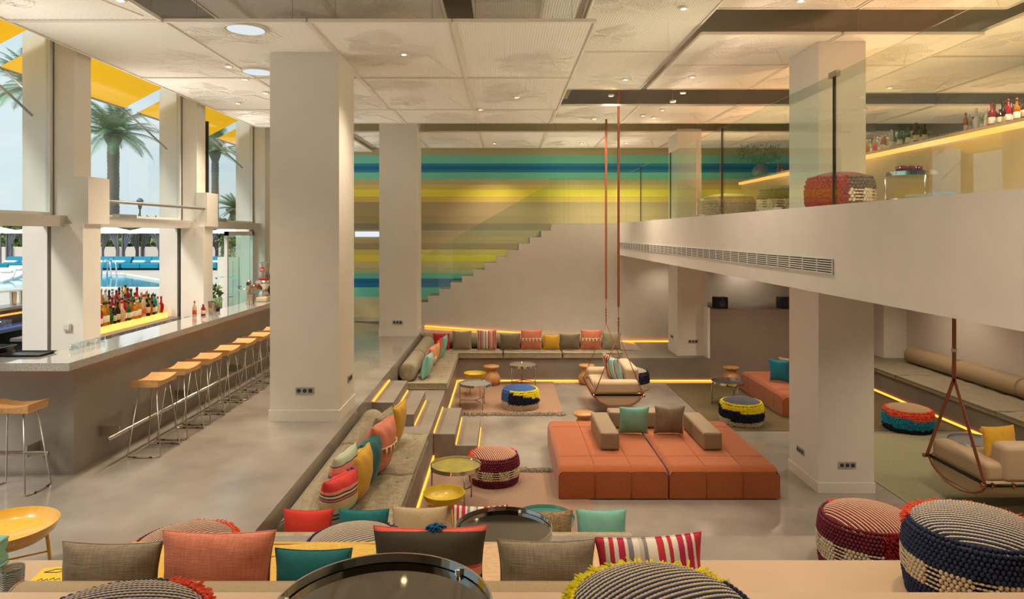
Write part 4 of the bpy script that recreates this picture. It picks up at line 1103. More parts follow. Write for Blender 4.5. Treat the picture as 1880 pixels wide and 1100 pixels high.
# ================================================================ INDOOR BAR
def terrazzo():
    m = mat('terrazzo', '#b8b3aa', .09, col2='#96918a', vscale=90, coat=.6); return m
TZ = terrazzo()
bar = thing('bar_counter', 'L-shaped concrete bar counter with terrazzo top along the windows', 'bar counter', (0, 0, 0))
b = MB(); b.box(-8.4, -4.0, 6.35, 6.5, 0, 1.03); b.box(-4.15, -4.0, 6.5, 14.6, 0, 1.03)
b.build('counter_base', mat('bar_concrete', '#857b6f', .42, col2='#948a7e', vscale=1.4), bar)
MB().prism([(-8.4, 6.03), (-3.84, 6.03), (-3.84, 14.6), (-4.30, 14.6), (-4.30, 6.62), (-8.4, 6.62)], 1.03, 1.10).build('worktop', TZ, bar)
box(-3.99, -3.96, 6.4, 14.5, 1.012, 1.028).build('glow_strip', LEDO, bar)
box(-8.2, -4.02, 6.30, 6.33, 1.012, 1.028).build('glow_strip', LEDO, bar)
MB().tube([(-3.80, 6.56, .27), (-3.80, 14.4, .27)], .02, 12).build('foot_rail', BRUSH, bar, smooth=True)
MB().tube([(-8.2, 6.17, .26), (-4.12, 6.17, .26)], .02, 12).build('foot_rail', BRUSH, bar, smooth=True)
for y in (6.75, 8.3, 9.9, 11.5, 13.1):
    q = MB(); q.box(-4.0, -3.80, y-.006, y+.006, .24, .34); q.build('bracket', BRUSH, bar)
box(-4.32, -4.31, 6.17, 6.35, .22, .32).build('bracket', BRUSH, bar)
# stools
def stool(label, x, y, rz=0):
    o = thing('bar_stool', label, 'bar stool', (x, y, 0), rz, 'wood-seated wire bar stools')
    mb = MB(); n = 20
    def top(u, v):
        a, b_ = u*2-1, v*2-1
        z = .745+.028*(abs(b_)**2.2)-.012*(1-a*a)*(1-b_*b_)
        w_ = .125+.012*b_*b_
        return (a*w_, b_*.205, z)
    mb.grid(top, n, n)
    mb.grid(lambda u, v: (lambda p: (p[0]*.96, p[1]*.97, .70))(top(1-u, v)), n, n)
    rim = []
    for k in range(n): rim.append((k/n, 0))
    for k in range(n): rim.append((1, k/n))
    for k in range(n): rim.append((1-k/n, 1))
    for k in range(n): rim.append((0, 1-k/n))
    vs = [top(u, v) for u, v in rim]+[(top(u, v)[0]*.96, top(u, v)[1]*.97, .70) for u, v in rim]; m_ = len(rim)
    mb.add(vs, [(k, (k+1) % m_, m_+(k+1) % m_, m_+k) for k in range(m_)])
    mb.build('seat', WOOD, o, smooth=True, angle=40)
    for s_ in (-1, 1):
        pts = [(-.085, s_*.13, .70), (-.165, s_*.20, .02), (-.158, s_*.205, .008)]
        pts += [(-.158+.316*k/8, s_*(.205+.035*sin(pi*k/8)), .008) for k in range(1, 8)]
        pts += [(.158, s_*.205, .008), (.165, s_*.20, .02), (.085, s_*.13, .70)]
        MB().tube(pts, .0065, 8).build('leg_frame', BRUSH, o, smooth=True)
        for k in (2, 6):
            MB().tube([(-.158+.316*(k-.35)/8, s_*(.205+.035*sin(pi*k/8)), .0082), (-.158+.316*(k+.35)/8, s_*(.205+.035*sin(pi*k/8)), .0082)], .0088, 8).build('foot', DARKB, o, smooth=True)
    MB().box(-.09, .09, -.14, .14, .693, .70).build('seat_plate', BRUSH, o)
    return o
names = ['nearest of the row along the long side of the bar', 'second of the row along the bar', 'third of the row along the bar', 'fourth of the row along the bar', 'fifth of the row along the bar', 'sixth of the row along the bar', 'last one visible in the row, next to the white column', 'hidden one behind the white column in the row along the bar']
s0 = stool('wood-seated wire bar stool, '+names[0], -3.61, 7.05)
for k in range(1, 8): dup(s0, (-3.61, 7.05+.585*k, 0), label='wood-seated wire bar stool, '+names[k])
dup(s0, (-4.28, 5.98, 0), rz=R(90), label='wood-seated wire bar stool at the short side of the bar, left photo edge')
# under-counter steel worktop with glasses
sw_ = thing('steel_worktop', 'long stainless steel bartender worktop behind the counter', 'worktop', (0, 0, 0))
box(-4.98, -4.32, 6.7, 14.4, .86, .90).build('top', BRUSH, sw_); box(-4.95, -4.4, 6.75, 14.3, 0, .86).build('cabinet', mat('dark_steel', '#4c4a48', .35, .8), sw_)
GL = GLASSC
me_w = MB().lathe([(.032, 0), (.032, .003), (.004, .006), (.004, .075), (.02, .09), (.036, .12), (.034, .155), (.032, .155), (.034, .12), (.018, .092), (0, .085)], 16).mesh('wine_glass', GL, True)
me_c = MB().lathe([(.034, 0), (.037, .10), (.035, .10), (.032, .006), (0, .006)], 16).mesh('tumbler', GL, True)
rnd = random.Random(4)
def simple(name, me, label, cat, loc, group=None, rz=0):
    o = bpy.data.objects.new(name, me); COL.objects.link(o); o.location = loc; o.rotation_euler[2] = rz
    return tag(o, label, cat, group)
for k in range(22):
    simple('stem_glass', me_w, 'clear stem glass behind the counter, %s from the left below the bottle shelf' % ORD[k], 'glass', (-4.46-.10*(k % 2), 7.1+.13*k, .90), 'clear stem glasses drying behind the counter')
for k in range(18):
    simple('tumbler', me_c, 'clear tumbler behind the counter near the second pillar, %s row, %s in it' % (ORD[k//3], ORD[k % 3]), 'glass', (-4.42-.09*(k % 3), 10.0+.15*(k//3), .90), 'clear tumblers behind the counter')
for k in range(7):
    simple('tumbler', me_c, 'clear tumbler on the counter corner at the first pillar, %s from the left' % ORD[k], 'glass', (-4.25, 6.72+.085*k, 1.10), 'clear tumblers on the counter corner').scale = (.75, .75, .6)
def tray(label, x0, x1, y0, y1, z, h):
    o = thing('black_tray', label, 'tray', ((x0+x1)/2, (y0+y1)/2, z)); w, d = (x1-x0)/2, (y1-y0)/2
    mb = MB(); vs = []
    for (s_, zz) in ((.86, 0), (1, h), (.97, h), (.84, .008)):
        for a, b_ in ((-1,-1),(1,-1),(1,1),(-1,1)): vs.append((a*w*s_, b_*d*s_, zz))
    fs = [(3,2,1,0), (12,13,14,15)]
    for i in range(3):
        for k in range(4): fs.append((i*4+k, i*4+(k+1) % 4, (i+1)*4+(k+1) % 4, (i+1)*4+k))
    mb.add(vs, fs).build('tray_body', mat('black_plastic', '#1b1d22', .35), o); return o
tray('deep black serving tray on the short side of the bar, cut by the photo edge', -5.9, -4.70, 6.36, 6.60, 1.10, .075)
tray('flat black tray on the bar corner, partly under the first pillar edge', -4.72, -4.30, 6.32, 6.58, 1.10, .02)
# shakers, bottles, taps and coffee gear on the counter
def shaker(x, y, z, label, h=.18, r=.042):
    return tag(MB().lathe([(r*.78, 0), (r, h), (r*.95, h), (r*.74, .006), (0, .006)], 24).build('shaker_tin', BRUSH, smooth=True, loc=(x, y, z), angle=50), label, 'shaker', 'steel shaker tins')
shaker(-4.09, 9.60, 1.10, 'steel shaker tin on the counter beside the red bottles, front one'); shaker(-4.17, 9.72, 1.10, 'steel shaker tin on the counter beside the red bottles, back one')
shaker(-4.0, 10.85, 1.10, 'steel shaker tin below the chrome tap, front one'); shaker(-4.08, 10.95, 1.10, 'steel shaker tin below the chrome tap, back one')
BOT = {}
SHAPES = [[(.036, 0), (.038, .01), (.038, .17), (.03, .205), (.014, .225), (.013, .29), (.015, .295), (.015, .30), (0, .30)],
          [(.045, 0), (.047, .01), (.047, .13), (.042, .165), (.016, .19), (.014, .235), (.016, .24), (0, .24)],
          [(.030, 0), (.034, .02), (.046, .10), (.044, .14), (.018, .18), (.013, .27), (0, .28)],
          [(.033, 0), (.034, .01), (.034, .21), (.024, .245), (.013, .26), (.013, .32), (0, .325)]]
BC = {'amber': ('#c8741c', '#5a2b12'), 'clear': ('#d9dcd4', '#c8c2b4'), 'green': ('#2e7a3c', '#1c3a24'), 'red': ('#b8202c', '#7a1820'), 'yellow': ('#dba51d', '#3a2a18'), 'dark': ('#2c1a12', '#1c1512'), 'teal': ('#2c9a90', '#224'+'044'), 'honey': ('#e0942c', '#b9a27c'), 'pale': ('#e6d3a0', '#c23c2c')}
def bottle(kind, shp, loc, label, group, sc=1):
    key = (kind, shp)
    if key not in BOT:
        c, capc = BC[kind]
        m = mat('bottle_'+kind, c, .08, trans=.55 if kind != 'dark' else .1, ior=1.3)
        p = SHAPES[shp]; top = p[-1][1]; rr = max(a for a, _ in p)
        body = MB().lathe(p, 16).mesh('bottle', m, True)
        cap = MB().lathe([(.0165, top-.03), (.0165, top+.008), (0, top+.008)], 12).mesh('cap', mat('cap_'+kind, capc, .4), True)
        lab = MB().lathe([(rr+.001, .045), (rr+.0015, .046), (rr+.0015, .125), (rr+.001, .126)], 16).mesh('bottle_label', mat('label_'+kind, {'dark':'#c9b48a','red':'#e8d9c0','green':'#d8d0a8','pale':'#d9462c'}.get(kind, '#e3dac2'), .7), True)
        BOT[key] = (body, cap, lab)
    bd, cp_, lb_ = BOT[key]
    o = thing('bottle', label, 'bottle', loc, random.random()*6, group); o.scale = (sc, sc, sc)
    mk('glass_body', bd, o); mk('cap', cp_, o)
    if shp != 2: mk('label_band', lb_, o)
    return o
bottle('pale', 0, (-4.26, 9.40, 1.10), 'small pale bottle with dark cap on the counter, left of the red jars', None, .7)
bottle('red', 1, (-4.18, 9.50, 1.10), 'small red bottle on the counter beside the steel tins, front one', None, .6)
bottle('red', 1, (-4.24, 9.62, 1.10), 'small red bottle on the counter beside the steel tins, back one', None, .6)
# chrome beer tap
def tap(label, x, y, z, h=.36):
    o = thing('beer_tap', label, 'tap', (x, y, z))
    MB().lathe([(.05, 0), (.05, .015), (.030, .02), (.030, h*.8), (.034, h*.82), (.036, h), (.02, h+.03), (0, h+.035)], 24).build('column', BRUSH, o, smooth=True, angle=50)
    MB().tube([(0, 0, h*.66), (-.14, 0, h*.66), (-.17, 0, h*.64), (-.175, 0, h*.52)], .010, 8).build('spout', STEEL, o, smooth=True)
    MB().tube([(-.16, 0, h*.66), (-.16, -.02, h*.78), (-.11, -.02, h*.80)], .008, 6).build('handle', DARKB, o, smooth=True)
    MB().lathe([(.0, -.004), (.028, -.004), (.028, .004), (0, .004)], 20, (0, -.036, h*.92), 'Y').build('badge', mat('badge_dark', '#3d3a38', .3), o)
    return o
tap('chrome beer tap on the counter left of the coffee grinder', -4.13, 11.05, 1.10)
# coffee grinder with steel hopper tin
g = thing('coffee_grinder', 'chrome coffee grinder topped by a steel tin with a red square logo', 'coffee grinder', (-4.06, 11.55, 1.10))
MB().box(-.09, .09, -.14, .10, 0, .07).build('base', mat('cream_base', '#cfc0a0', .4), g, bevel=.015)
MB().lathe([(.10, .07), (.085, .12), (.06, .18), (.085, .24), (.13, .29), (.135, .33), (.10, .36)], 28).build('body', STEEL, g, smooth=True)
MB().tube([(-.02, -.06, .22), (-.10, -.16, .27), (-.16, -.2, .23)], .03, 10).build('doser', mat('copper', '#b87a52', .2, 1), g, smooth=True)
MB().lathe([(.088, .36), (.09, .40), (.09, .62), (.082, .645), (.03, .665), (0, .667)], 32).build('tin', BRUSH, g, smooth=True, angle=50)
MB().lathe([(.0915, .365), (.0915, .40)], 32).build('red_band', mat('logo_red', '#b51c25', .5), g, smooth=True)
lg_ = box(-.035, .035, -.0965, -.086, .50, .57).build('logo_plate', mat('logo_red', '#b51c25', .5), g)
cu = bpy.data.curves.new('logo_text', 'FONT'); cu.body = 'illy'; cu.size = .05; cu.align_x = 'CENTER'; cu.extrude = .0006
to = bpy.data.objects.new('logo_text', cu); COL.objects.link(to); to.parent = lg_; to.location = (0, -.098, .52); to.rotation_euler = (R(90), 0, 0); cu.materials.append(WHITEP)
bpy.context.view_layer.update(); tm_ = bpy.data.meshes.new_from_object(to.evaluated_get(bpy.context.evaluated_depsgraph_get())); bpy.data.objects.remove(to)
to = mk('logo_lettering', tm_, lg_); to.location = (0, -.098, .52); to.rotation_euler = (R(90), 0, 0)
em = thing('espresso_machine', 'black and chrome espresso machine at the far end of the counter', 'coffee machine', (-4.07, 12.3, 1.10))
MB().box(-.20, .20, -.35, .35, .05, .42).build('body', mat('black_gloss', '#17171a', .2), em, bevel=.03)
MB().box(-.22, .22, -.37, .37, .42, .46).build('cup_tray', STEEL, em, bevel=.01)
for yy in (-.18, .18): MB().tube([(.20, yy, .25), (.32, yy, .24), (.42, yy, .22)], .018, 8).build('portafilter', STEEL, em, smooth=True)
for a in ((-.15,-.3),(.15,-.3),(.15,.3),(-.15,.3)): MB().lathe([(.02, 0), (.02, .05)], 10, (a[0], a[1], 0)).build('foot', STEEL, em)
for k in range(6):
    tag(MB().lathe([(.02, 0), (.035, .05), (.033, .05), (.018, .004), (0, .004)], 14).build('cup', mat('cup_%s' % ('blue' if k % 2 else 'white'), '#2f66a8' if k % 2 else '#e8e4da', .3), smooth=True, loc=(-4.15+.09*(k % 3), 12.1+.1*(k//3), 1.56)), '%s cup on top of the espresso machine, %s of six' % ('blue' if k % 2 else 'white', ORD[k]), 'cup', 'cups on the espresso machine')
# light switch on the first pillar
t = thing('light_switch', 'white double light switch on the first window pillar', 'switch', (-5.20, 8.13, 1.13))
box(-.045, .045, -.012, 0, -.045, .045).build('plate', mat('switch_white', '#d6d0c4', .4), t); box(-.032, .032, -.018, -.012, -.03, .03).build('rocker', mat('switch_white', '#d6d0c4', .4), t)
# book and tumbler on the lower terrace
o = thing('paper_menu', 'yellow printed menu card lying left of the taupe cushion', 'menu', (-2.44, 3.68, .381), R(8))
box(-.10, .10, -.13, .13, 0, .008).build('cover', mat('menu_yellow', '#e3c133', .6), o)
q = MB(); q.tube([(-.07, .07, .009), (-.02, .10, .009), (.05, .09, .009), (.0, .06, .009), (-.07, .07, .009)], .0025, 5)
for k in range(4): q.tube([(-.06+.03*k, -.02-.008*(k % 2), .009), (-.045+.03*k, 0-.01*(k % 2), .009), (-.035+.03*k, -.025, .009)], .002, 4)
q.build('lettering', mat('ink', '#3a3320', .6), o)
o = thing('textured_glass', 'textured grey tumbler at the bottom left photo edge', 'glass', (-2.52, 3.5, .38))
MB().lathe([(.046, 0), (.054, .155), (.050, .155), (.043, .006), (0, .006)], 28).build('glass_body', glassmat('smoke_glass', (.6, .62, .6, 1)), o, smooth=True)
q = MB()
for k in range(12): q.tube([(r_*cos(2*pi*j/24), r_*sin(2*pi*j/24), .01+.012*k+.003*(-1)**j) for r_ in [.0475+.0006*k] for j in range(24)], .0018, 4, closed=True)
q.build('relief', ALU, o)

# ================================================================ OUTDOOR BACK BAR
bb = thing('back_bar', 'dark back bar outside the window with a glowing amber stepped shelf', 'back bar', (0, 0, 0))
box(-6.55, -5.46, 9.15, 12.9, 0, .80).build('cabinet', mat('dark_steel', '#4c4a48', .35, .8), bb)
box(-6.60, -5.44, 9.12, 13.0, .80, .84).build('top', mat('slate_top', '#6b6764', .4), bb)
GLOW = emis('glow_shelf', '#ffbe5e', 1.5)
box(-6.02, -5.62, 9.2, 11.42, .84, .925).build('glow_shelf', GLOW, bb)
box(-6.45, -6.02, 9.2, 11.42, .84, 1.02).build('glow_shelf', GLOW, bb)
kinds = ['amber', 'clear', 'honey', 'dark', 'amber', 'yellow', 'red', 'green', 'clear', 'honey', 'dark', 'amber', 'teal', 'pale']
rnd = random.Random(21)
for row, (x, z) in enumerate([(-5.70, .926), (-5.82, .926), (-5.94, .926), (-6.10, 1.021), (-6.24, 1.021)]):
    for k in range(24):
        kd = rnd.choice(kinds) if row < 4 else rnd.choice(['clear', 'dark', 'amber', 'yellow'])
        y = 9.26+.091*k+rnd.uniform(-.01, .01)
        if row == 0 and k < 4: kd = 'pale'
        bottle(kd, rnd.randrange(4), (x+rnd.uniform(-.012, .012), y, z), '%s glass bottle, %s from the left in the %s row of the glowing shelf' % (kd if kd not in ('pale', 'dark') else kd+' coloured', ORD[k], ['front', 'second', 'third', 'fourth', 'rear'][row]), 'spirit bottles on the glowing shelf', rnd.uniform(.92, 1.15))
tap('chrome beer tap standing behind the lit bottles outside', -6.52, 10.3, .84, .55)
# second outdoor unit with fridge on the far left
ub = thing('outdoor_counter', 'steel outdoor bar counter with glass-fronted fridge at the far left', 'bar counter', (0, 0, 0))
DS = mat('dark_steel', '#4c4a48', .35, .8)
box(-7.55, -7.30, 6.0, 10.9, 0, 1.12).build('body', DS, ub); box(-7.6, -7.26, 5.95, 10.95, 1.12, 1.16).build('ledge', mat('steel_light', '#9b9893', .35, .5), ub)
box(-7.29, -6.95, 6.0, 10.9, .86, .91).build('worktop', mat('blue_lit_steel', '#4a6fc0', .3, .3), ub)  # blue lighting on the steel worktop is put into its colour
box(-7.295, -7.27, 6.0, 10.9, 1.04, 1.065).build('glow_strip', LEDO, ub)
box(-7.29, -6.98, 6.0, 10.9, 0, .40).build('cabinet', DS, ub)
for k in range(6): box(-7.29, -6.97, 6.0+.97*k, 6.04+.97*k, .40, .86).build('fridge_post', mat('fridge_frame', '#8c8f92', .35, .6), ub)
box(-6.98, -6.97, 6.04, 10.85, .40, .86).build('fridge_glass', GLASSW, ub)
for k in range(10):
    bottle('yellow', 1, (-7.06, 9.3+.12*k, .402), 'yellow juice bottle in the outdoor fridge, %s from the left' % ORD[k], 'yellow juice bottles in the fridge', 1.1)
shaker(-7.42, 10.32, 1.16, 'steel shaker tin on the outdoor ledge, left of the pair', .20, .05); shaker(-7.42, 10.52, 1.16, 'steel shaker tin on the outdoor ledge next to the pier', .20, .05); shaker(-7.42, 9.95, 1.16, 'steel shaker tin on the outdoor ledge, standing alone', .13, .045)
for k in range(10): simple('tumbler', me_c, 'clear tumbler on the blue-lit outdoor worktop, %s from the left' % ORD[k], 'glass', (-7.1-.1*(k % 2), 9.3+.12*(k//2), .91), 'tumblers on the blue-lit worktop')
bottle('dark', 0, (-7.1, 10.25, .91), 'dark bottle standing alone on the blue-lit outdoor worktop', None, .9)

# ================================================================ OUTSIDE
DECK = mat('deck_stone', '#cbbfb2', .7, col2='#bdb0a2', vscale=.6)
struct('ground', box(-95, -5.5, -25, 120, -.6, 0), DECK)
struct('ground_inner', box(-5.5, 14, 18.4, 90, -.6, 0), DECK)
pool = [(-13.3, 27.0), (-15.0, 30.7), (-20.4, 36.5), (-24, 37.5), (-27, 33.0), (-33, 27.5), (-40, 24), (-34, 17), (-20.5, 22.8), (-18.5, 27)]
WAT = mat('pool_water', '#2f93ae', .08, col2='#4fb0c4', vscale=.8, bump=.15, bscale=3)
o = MB().prism(pool, 0, .012).build('pool_water', WAT); o['kind'] = 'structure'
o = MB().tube([(a, b_, .02) for a, b_ in pool], .10, 6, closed=True).build('trim_pool', mat('coping', '#d8cfc2', .6)); o['kind'] = 'structure'
t = thing('pool_handrail', 'thin curved steel handrail at the pool corner', 'handrail', (-20.2, 35.6, 0))
MB().tube([(-.5, 0, 0), (-.45, 0, .75), (-.3, 0, .9), (-.05, 0, .75), (.35, -.6, .05)], .035, 8).build('rail', STEEL, t, smooth=True)
MB().tube([(-.5, -.5, 0), (-.45, -.5, .75), (-.3, -.5, .9), (-.05, -.5, .75), (.35, -1.1, .05)], .035, 8).build('rail', STEEL, t, smooth=True)
TEALF = mat('daybed_teal', '#1583a0', .85); WCAN = mat('white_canvas', '#eeeae0', .85); CURT = mat('grey_curtain', '#8f8d94', .85)
POSTM = mat('cabana_post', '#6f6c70', .5); TOW = mat('white_towel', '#eeeef0', .9)
def daybed(px, lb, Y=42.0):
    w = 2.25
    o = thing('daybed', 'teal double daybed by the pool, '+lb, 'daybed', (PX(px, Y), Y, 0))
    MB().box(-w/2+.06, w/2-.06, -.7, .8, .0, .12).build('plinth', DARK, o)
    for s_ in (-1, 1):
        MB().box(*(sorted((s_*w/2, s_*.01))), -.8, .85, .12, .40).build('seat_cushion', TEALF, o, bevel=.04)
        MB().prism([(.45, .40), (.85, .40), (.95, .78), (.68, .78)], *sorted((s_*w/2, s_*.01)), 'YZ').build('backrest', TEALF, o, bevel=.03)
        tw = tag(MB().box(-.38, .38, -.12, .12, 0, .16).build('towel', TOW, None, bevel=.06, loc=(PX(px, Y)+s_*w/4, Y+.2, .402)), 'rolled white towel on the teal daybed %s, %s half' % (lb, 'left' if s_ < 0 else 'right'), 'towel')
    return o
daybed(198, 'first one right of the first pillar'); daybed(269, 'second one right of the first pillar'); daybed(338, 'third one, behind the outer pier')
daybed(408, 'seen through the third bay'); daybed(32, 'at the left photo edge')
def cabana(px, lb, Y=45.5):
    o = thing('cabana', 'white-roofed pool cabana with tied grey curtains, '+lb, 'cabana', (PX(px, Y), Y, 0))
    w = 1.22
    mb = MB(); mb.add([(-w-.12, -w-.12, 2.28), (w+.12, -w-.12, 2.28), (w+.12, w+.12, 2.28), (-w-.12, w+.12, 2.28), (0, 0, 2.72), (-w-.12, -w-.12, 2.22), (w+.12, -w-.12, 2.22), (w+.12, w+.12, 2.22), (-w-.12, w+.12, 2.22)],
        [(0,1,4),(1,2,4),(2,3,4),(3,0,4),(0,5,6,1),(1,6,7,2),(2,7,8,3),(3,8,5,0),(8,7,6,5)])
    mb.build('roof', WCAN, o)
    for a in (-1, 1):
        for b_ in (-1, 1):
            box(a*w-.04, a*w+.04, b_*w-.04, b_*w+.04, 0, 2.25).build('post', POSTM, o)
            q = MB(); n = 30
            def fn(u, v):
                z = .08+2.1*v; pinch = abs(v-.45)/.55 if v > .45 else (.45-v)*.5
                wd = .12+.55*min(1, pinch)**1.3 if v > .45 else .12+.10*(.45-v)
                return (a*(w-.02)-a*wd*u, b_*(w-.06)+.05*sin(u*22)*(.4+pinch), z)
            q.grid(fn, n, 14); q.build('curtain', CURT, o, smooth=True)
    return o
for px, lb in ((202, 'first right of the first pillar'), (277, 'second right of the first pillar'), (352, 'behind the outer pier'), (427, 'seen through the third bay'), (70, 'at the far left'), (-8, 'beyond the left photo edge')):
    cabana(px, lb)
# low side tables between daybeds
for px in (234, 304, 90):
    t = thing('low_table', 'small white low table between teal daybeds, %s' % {234: 'middle one', 304: 'right one', 90: 'left one'}[px], 'side table', (PX(px, 43.6), 43.6, 0), group='low tables between daybeds')
    MB().lathe([(.05, 0), (.05, .4), (.45, .42), (.45, .46), (0, .46)], 20).build('body', WCAN, t)
# white loungers at the pool edge
for i, (px, Y, rz) in enumerate(((20, 33.5, 20), (2, 31.5, 20), (46, 35.5, 20))):
    o = thing('pool_lounger', 'white moulded lounger at the pool edge, %s' % ('middle one', 'nearest', 'farthest')[i], 'lounger', (PX(px, Y), Y, .0), R(rz))
    MB().prism([(-.9, .10), (0, .14), (.45, .22), (1.0, .62), (1.02, .54), (.5, .12), (0, .02), (-.9, .0)], -.35, .35, 'YZ').build('shell', WCAN, o, bevel=.02)
    MB().box(-.25, .25, .62, .90, .40, .50).build('headrest', WCAN, o, bevel=.04)
# boundary wall and planting
struct('wall_garden', box(-75, -6, 49.5, 49.8, 0, 1.25), mat('garden_wall', '#d9cfc4', .8))
for i, px in enumerate((-20, 20, 75, 215, 260, 300, 340, 410)):
    struct('trim_%d' % (60+i), box(PX(px, 49.4)-.06, PX(px, 49.4)+.06, 49.35, 49.5, 0, 1.3), POSTM)
def leaves(name, c, n, boxd, size, seed, par=None, lab=None):
    rnd = random.Random(seed); mb = MB()
    for k in range(n):
        p = Vector((rnd.uniform(boxd[0], boxd[1]), rnd.uniform(boxd[2], boxd[3]), rnd.uniform(boxd[4], boxd[5])))
        a = Vector((rnd.gauss(0, 1), rnd.gauss(0, 1), rnd.gauss(0, 1))).normalized(); b_ = a.cross(Vector((rnd.gauss(0, 1), rnd.gauss(0, 1), 1))).normalized(); s_ = size*rnd.uniform(.6, 1.3)
        mb.add([tuple(p), tuple(p+a*s_*.5+b_*s_*.25), tuple(p+a*s_), tuple(p+a*s_*.5-b_*s_*.25)], [(0,1,2,3)])
    return mb.build(name, c, par, fix=False)
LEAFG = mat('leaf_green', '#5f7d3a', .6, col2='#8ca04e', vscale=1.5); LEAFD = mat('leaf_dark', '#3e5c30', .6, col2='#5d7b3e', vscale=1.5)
h = thing('hedge', 'tall loose green hedge behind the pool cabanas', 'hedge', (0, 0, 0))
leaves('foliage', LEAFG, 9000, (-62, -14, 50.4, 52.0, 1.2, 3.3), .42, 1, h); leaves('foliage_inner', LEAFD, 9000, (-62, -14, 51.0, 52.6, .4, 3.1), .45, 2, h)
q = MB(); [q.tube([(-62+.8*k, 51.5, 0), (-62+.8*k, 51.5, 2.8)], .04, 5) for k in range(60)]; q.build('stems', mat('bamboo', '#9b8a5e', .7), h)
# palms
BARK = mat('palm_bark', '#6f665c', .9, col2='#8a8074', vscale=5, bump=.5, bscale=8, stretch=(1, 1, 3)); FROND = mat('palm_frond', '#6b8c6c', .6, col2='#8fae80', vscale=2); FRONDD = mat('palm_dry', '#8b7c58', .8)
def crown(rad, seed, nf=46, droop=1.0, up=0.0):
    rnd = random.Random(seed); mb = MB(); st_ = MB()
    for i in range(nf):
        az = 2*pi*i*.618+rnd.uniform(-.2, .2); el = R(rnd.uniform(-15, 80))+up; L = rad*rnd.uniform(.85, 1.15)*(1 if el < 1 else .85)
        pts = []; p = Vector((0, 0, 0)); e_ = el; n = 12
        for k in range(n+1):
            pts.append(p.copy()); p = p+Vector((cos(az)*cos(e_), sin(az)*cos(e_), sin(e_)))*(L/n); e_ -= droop*.11*(.6+k/n)
        st_.tube(pts, .02, 4, rr=[.035*(1-k/(n+2)) for k in range(n+1)])
        for k in range(2, 46):
            f = k/46*n; i0 = min(n-1, int(f)); q = pts[i0].lerp(pts[i0+1], f-i0); d = (pts[i0+1]-pts[i0]).normalized()
            sd = d.cross(Vector((0, 0, 1))); sd = sd.normalized() if sd.length > .01 else Vector((1, 0, 0))
            ll = rad*.23*sin(pi*min(1, .15+k/50))**.7
            for s_ in (-1, 1):
                tdir = (sd*s_+d*.75+Vector((0, 0, -.35+rnd.uniform(-.1, .1)))).normalized()
                tip = q+tdir*ll; wv = d*.022*rad/2.4
                mb.add([tuple(q-wv), tuple(q+wv), tuple(tip)], [(0, 1, 2)])
    return mb, st_
def palm(label, px, pyc, Y, r_t, rad, seed, zb=-.5, droop=1.0):
    x = PX(px, Y); zc = PZ(pyc, Y)
    o = thing('palm_tree', label, 'palm tree', (x, Y, zb)); Ht = zc-zb
    rnd = random.Random(seed)
    prof = [(r_t*1.2, 0)]
    n = 60
    for k in range(1, n): prof.append((r_t*(1.0+.06*(k % 2)+.10*sin(k*.5)*.3), Ht*k/n*.93))
    prof += [(r_t*1.5, Ht*.95), (r_t*1.7, Ht*.985), (r_t*.9, Ht+.05), (0, Ht+.1)]
    MB().lathe(prof, 14).build('trunk', BARK, o, smooth=True)
    c, st_ = crown(rad, seed, droop=droop)
    f = c.build('fronds', FROND, o, loc=(0, 0, Ht), fix=False); st_.build('frond_stems', mat('frond_stem', '#8a9465', .6), o, loc=(0, 0, Ht), fix=False)
palm('tall palm tree farthest left, crown behind the yellow awning', 63, 160, 55, .44, 4.4, 3, droop=.8)
palm('tall palm tree seen in the second window bay', 208, 245, 55, .42, 4.0, 4, droop=.8)
palm('tall palm tree seen in the third window bay', 395, 277, 58, .28, 3.1, 5, droop=.8)
palm('short thick palm tree between the third and fourth pillars', 434, 383, 54, .48, 1.8, 6, droop=.5)
palm('palm tree glimpsed beside the nearest white column', 505, 268, 45, .28, 2.6, 8)
# street lamp
t = thing('street_lamp', 'small lantern street lamp behind the pool wall', 'street lamp', (PX(257, 56), 56, 0))
MB().tube([(0, 0, 0), (0, 0, 4.2)], .06, 8).build('post', DARKB, t); MB().lathe([(.10, 4.2), (.28, 4.85), (.32, 4.9), (.2, 5.05), (0, 5.15)], 6).build('lantern', mat('lantern_grey', '#5a6a66', .3), t)
# yellow awnings
AW = bpy.data.materials.new('yellow_awning'); AW.use_nodes = True
n_ = AW.node_tree.nodes; n_.clear(); o_ = n_.new('ShaderNodeOutputMaterial'); d_ = n_.new('ShaderNodeBsdfDiffuse'); t_ = n_.new('ShaderNodeBsdfTranslucent'); m_ = n_.new('ShaderNodeMixShader')
d_.inputs[0].default_value = lin('#ffc93a'); t_.inputs[0].default_value = (1.0, .72, .13, 1); m_.inputs[0].default_value = .75
AW.node_tree.links.new(d_.outputs[0], m_.inputs[1]); AW.node_tree.links.new(t_.outputs[0], m_.inputs[2]); AW.node_tree.links.new(m_.outputs[0], o_.inputs[0])
for i, (y0, y1) in enumerate([(5.3, 8.12), (8.56, 11.35), (11.8, 14.62), (15.05, 17.9)]):
    o = thing('awning', 'yellow fabric awning outside the %s window bay from the left' % ORD[i], 'awning', (-5.56, y0, 4.74))
    L = y1-y0
    MB().prism([(0, -.01), (0, .0), (-.76, -.40), (-.76, -.412)], 0, L, 'XZ').build('fabric', AW, o)
    MB().tube([(-.77, 0, -.41), (-.77, L, -.41)], .022, 8).build('front_bar', ALU, o, smooth=True)
    for yy in (.04, L-.04):
        MB().tube([(-.77, yy, -.41), (-.02, yy, -1.1)], .016, 8).build('arm', ALU, o, smooth=True)
